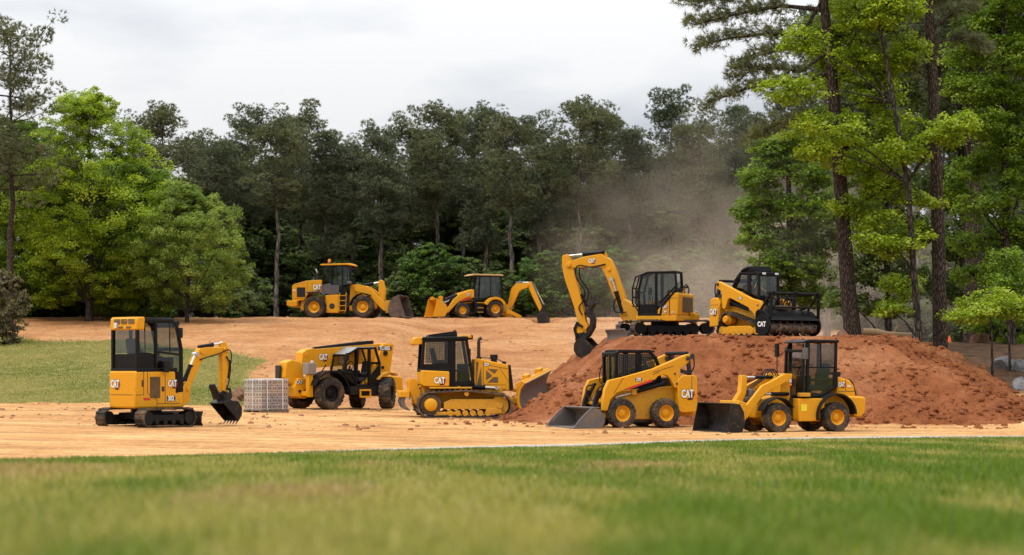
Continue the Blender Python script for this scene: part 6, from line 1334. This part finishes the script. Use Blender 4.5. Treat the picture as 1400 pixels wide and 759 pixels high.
    blob_tree('maple_tree', 'dark leafy tree in the shade between the leaning pine and the straight pine', 86.0, [(1215,470), (1212,330), (1210,180), (1210,60)], .16, .05,
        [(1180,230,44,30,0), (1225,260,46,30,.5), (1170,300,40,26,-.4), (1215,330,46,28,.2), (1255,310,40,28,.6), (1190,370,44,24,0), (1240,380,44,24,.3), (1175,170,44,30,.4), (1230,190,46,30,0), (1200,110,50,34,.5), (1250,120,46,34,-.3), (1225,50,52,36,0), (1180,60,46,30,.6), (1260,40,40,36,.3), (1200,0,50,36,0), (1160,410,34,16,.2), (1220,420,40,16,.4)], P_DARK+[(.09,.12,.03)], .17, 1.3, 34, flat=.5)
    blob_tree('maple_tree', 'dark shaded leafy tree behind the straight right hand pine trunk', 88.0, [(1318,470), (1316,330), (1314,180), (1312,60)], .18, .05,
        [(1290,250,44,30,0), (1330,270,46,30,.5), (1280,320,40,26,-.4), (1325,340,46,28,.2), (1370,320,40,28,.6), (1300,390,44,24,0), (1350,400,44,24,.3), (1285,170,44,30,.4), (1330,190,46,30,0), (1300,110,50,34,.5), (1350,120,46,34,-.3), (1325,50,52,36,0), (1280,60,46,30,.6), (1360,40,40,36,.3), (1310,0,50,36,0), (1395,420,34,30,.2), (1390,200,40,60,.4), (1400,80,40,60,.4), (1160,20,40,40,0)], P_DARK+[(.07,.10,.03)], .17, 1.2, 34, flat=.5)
    for v, u, tp, d, lab in ((1,1130,30,108,'dark pine behind the leaning pine trunk, its top hidden by bright leaves'), (3,1195,-30,112,'dark pine deep behind the bright tree of the right hand group'), (0,1255,-40,106,'dark pine just left behind the straight right hand trunk'), (1,1320,-40,110,'dark pine just right behind the straight right hand trunk'), (3,1385,-50,108,'dark pine deep behind the upper right leafy tree'),
        (1,1160,130,135,'distant pine low between the leaning and the straight trunk'), (3,1225,110,140,'distant pine behind the middle of the right hand trees'), (1,1290,110,138,'distant pine right of the straight right hand trunk'), (0,1350,100,136,'distant pine behind the small saplings'), (3,1405,100,134,'distant pine at the extreme right edge'), (3,1090,120,140,'distant pine behind the full dark green tree')):
        pine(v, u, tp, d, lab, 'pines behind the right hand trees')
    for k, (u, d, lab) in enumerate(((1180,118,'dark bush low behind the felled logs'), (1240,122,'dark bush behind the slender bright tree'), (1310,116,'dark bush behind the traffic cone'), (1360,112,'dark bush behind the flat tiered sapling'), (1400,115,'dark bush low at the right edge'), (1130,120,'dark bush behind the mulching loader push bar'), (1275,135,'distant dark bush under the right hand pines'), (1335,104,'dark bush between the double trunk and the cone'), (1388,102,'dark bush behind the thin upright sapling'), (1295,126,'dark bush far behind the orange cone'))):
        x = px(u, d); z = tz(x, d); plant_tree(('under', 0), UV[0], 'young_tree', lab, 'bushes under the right hand trees', x, d, z, 4.2, k*77, DBARK, False, 1.3)
    for k in range(20):
        u = 1090+k*17+r3.uniform(-6, 6); d = r3.uniform(126, 168); x = px(u, d); plant_tree(('under', 0), UV[0], 'young_tree', 'dark undergrowth tree deep behind the right hand trunks', 'undergrowth deep behind the right hand trees', x, d, tz(x, d), r3.uniform(6, 9), r3.uniform(0, 360), DBARK, False, 1.3)
    for (u, d, r, lab) in ((1335,80,.30,'dark double trunk of a pine, left stem, behind the right hand boulders'), (1326,81,.22,'dark thinner stem leaning on the double trunk behind the boulders')):
        x = px(u, d); z = tz(x, d); t = plant_tree('bareleft', lambda: (18, pine_tree(18, 330, P_PINE, .62, 2.6, .30)), 'pine_tree', lab, None, x, d, z, 18 if r > .25 else 16, u, PBARK, True)

# ------------------------------------------------------------------ dust, sky, light, camera
if 'dust' not in SKIP:
    m, nt, out = nodes('dust'); tc = N(nt, 'ShaderNodeTexCoord'); pv = N(nt, 'ShaderNodeVolumePrincipled'); pv.inputs['Color'].default_value = (.97,.84,.70,1); pv.inputs['Anisotropy'].default_value = .2
    sp = N(nt, 'ShaderNodeSeparateXYZ'); L(nt, tc.outputs['Object'], sp.inputs[0])
    ln = N(nt, 'ShaderNodeVectorMath', operation='LENGTH'); L(nt, tc.outputs['Object'], ln.inputs[0])
    rr = ramp(nt, [(0.1, 1.0), (.97, 0)]); L(nt, ln.outputs['Value'], rr.inputs[0])
    n1 = noise(nt, 2.6, 5, .6, tc.outputs['Object']); rn = ramp(nt, [(.43, .04), (.60, 1)]); L(nt, n1, rn.inputs[0])
    zr = ramp(nt, [(.0, 1.0), (.45, .38), (1, .08)]); mz = N(nt, 'ShaderNodeMath', operation='MULTIPLY_ADD'); L(nt, sp.outputs[2], mz.inputs[0]); mz.inputs[1].default_value = .5; mz.inputs[2].default_value = .5; L(nt, mz.outputs[0], zr.inputs[0])
    a = N(nt, 'ShaderNodeMath', operation='MULTIPLY'); L(nt, rr.outputs[0], a.inputs[0]); L(nt, rn.outputs[0], a.inputs[1])
    b = N(nt, 'ShaderNodeMath', operation='MULTIPLY'); L(nt, a.outputs[0], b.inputs[0]); L(nt, zr.outputs[0], b.inputs[1])
    c = N(nt, 'ShaderNodeMath', operation='MULTIPLY'); L(nt, b.outputs[0], c.inputs[0]); c.inputs[1].default_value = .24; L(nt, c.outputs[0], pv.inputs['Density'])
    L(nt, pv.outputs[0], out.inputs['Volume'])
    bm = bmesh.new(); bmesh.ops.create_icosphere(bm, subdivisions=4, radius=1); me_ = bpy.data.meshes.new('dust_cloud'); bm.to_mesh(me_); bm.free(); me_.materials.append(m)
    o = link_mesh('dust_cloud', me_); o.location = (11.8, 97.5, 6.6); o.scale = (11.8, 10, 8.0); kind(o, 'stuff'); o['label'] = 'thin tan dust cloud drifting behind the machines on the pile'

w = bpy.data.worlds.new('World'); scene.world = w; w.use_nodes = True; nt = w.node_tree; nt.nodes.clear()
out = N(nt, 'ShaderNodeOutputWorld'); bg = N(nt, 'ShaderNodeBackground'); bg.inputs[1].default_value = .12
SUN_EL, SUN_AZ = 58, -52          # degrees; azimuth seen from the camera, negative is to its left and behind
sky = N(nt, 'ShaderNodeTexSky'); sky.sky_type = 'NISHITA'; sky.sun_disc = False; sky.sun_elevation = R_(SUN_EL); sky.sun_rotation = R_(180-SUN_AZ)
tc = N(nt, 'ShaderNodeTexCoord'); sp = N(nt, 'ShaderNodeSeparateXYZ'); L(nt, tc.outputs['Generated'], sp.inputs[0])
mp = N(nt, 'ShaderNodeMapping'); mp.inputs['Scale'].default_value = (1, 1, 3.2); mp.inputs['Location'].default_value = (.36, 0, .1); L(nt, tc.outputs['Generated'], mp.inputs[0])
cn_ = noise(nt, 4.6, 5, .5, mp.outputs[0]); cr = ramp(nt, [(.37, (.62,.65,.71)), (.49, (.82,.84,.875)), (.60, (.98,.98,.985))]); L(nt, cn_, cr.inputs[0])
el = N(nt, 'ShaderNodeMath', operation='MULTIPLY_ADD'); L(nt, sp.outputs[2], el.inputs[0]); el.inputs[1].default_value = 2.1; el.inputs[2].default_value = .54
ec = N(nt, 'ShaderNodeClamp'); ec.inputs['Min'].default_value = .55; ec.inputs['Max'].default_value = 3; L(nt, el.outputs[0], ec.inputs[0])
cm = N(nt, 'ShaderNodeVectorMath', operation='SCALE'); L(nt, cr.outputs[0], cm.inputs[0]); sc = N(nt, 'ShaderNodeMath', operation='MULTIPLY'); L(nt, ec.outputs[0], sc.inputs[0]); sc.inputs[1].default_value = 9.0; L(nt, sc.outputs[0], cm.inputs['Scale'])
L(nt, mixc(nt, .93, sky.outputs[0], cm.outputs[0]), bg.inputs[0]); L(nt, bg.outputs[0], out.inputs[0])
sl = bpy.data.lights.new('sun', 'SUN'); sl.energy = 1.5; sl.angle = R_(12); sl.color = (1, .95, .87); so = bpy.data.objects.new('sun', sl); COL.objects.link(so)
sd = Vector((math.sin(R_(SUN_AZ))*math.cos(R_(SUN_EL)), -math.cos(R_(SUN_AZ))*math.cos(R_(SUN_EL)), math.sin(R_(SUN_EL))))
so.rotation_euler = sd.to_track_quat('Z', 'Y').to_euler(); so.location = sd*60
cam = bpy.data.cameras.new('camera'); co_ = bpy.data.objects.new('camera', cam); COL.objects.link(co_)
co_.location = (0, 0, EYE); co_.rotation_euler = (R_(90), 0, 0); cam.sensor_width = 36; cam.lens = 72; cam.shift_y = (HOR-379.5)/1400; cam.clip_start = .5; cam.clip_end = 3000
cam.dof.use_dof = True; cam.dof.focus_distance = 62; cam.dof.aperture_fstop = 2.4
scene.camera = co_
scene.view_settings.view_transform = 'Standard'; scene.view_settings.look = 'None'; scene.view_settings.gamma = 1; scene.view_settings.exposure = .14; scene.view_settings.use_curve_mapping = False
scene.render.engine = 'CYCLES'; scene.cycles.use_denoising = True; scene.cycles.max_bounces = 6; scene.cycles.diffuse_bounces = 3; scene.cycles.glossy_bounces = 3; scene.cycles.transparent_max_bounces = 12; scene.cycles.transmission_bounces = 4; scene.cycles.volume_bounces = 1
scene.cycles.caustics_reflective = False; scene.cycles.caustics_refractive = False; scene.cycles.sample_clamp_indirect = 6
try: scene.cycles.denoiser = 'OPENIMAGEDENOISE'; scene.cycles.denoising_prefilter = 'ACCURATE'
except Exception: pass
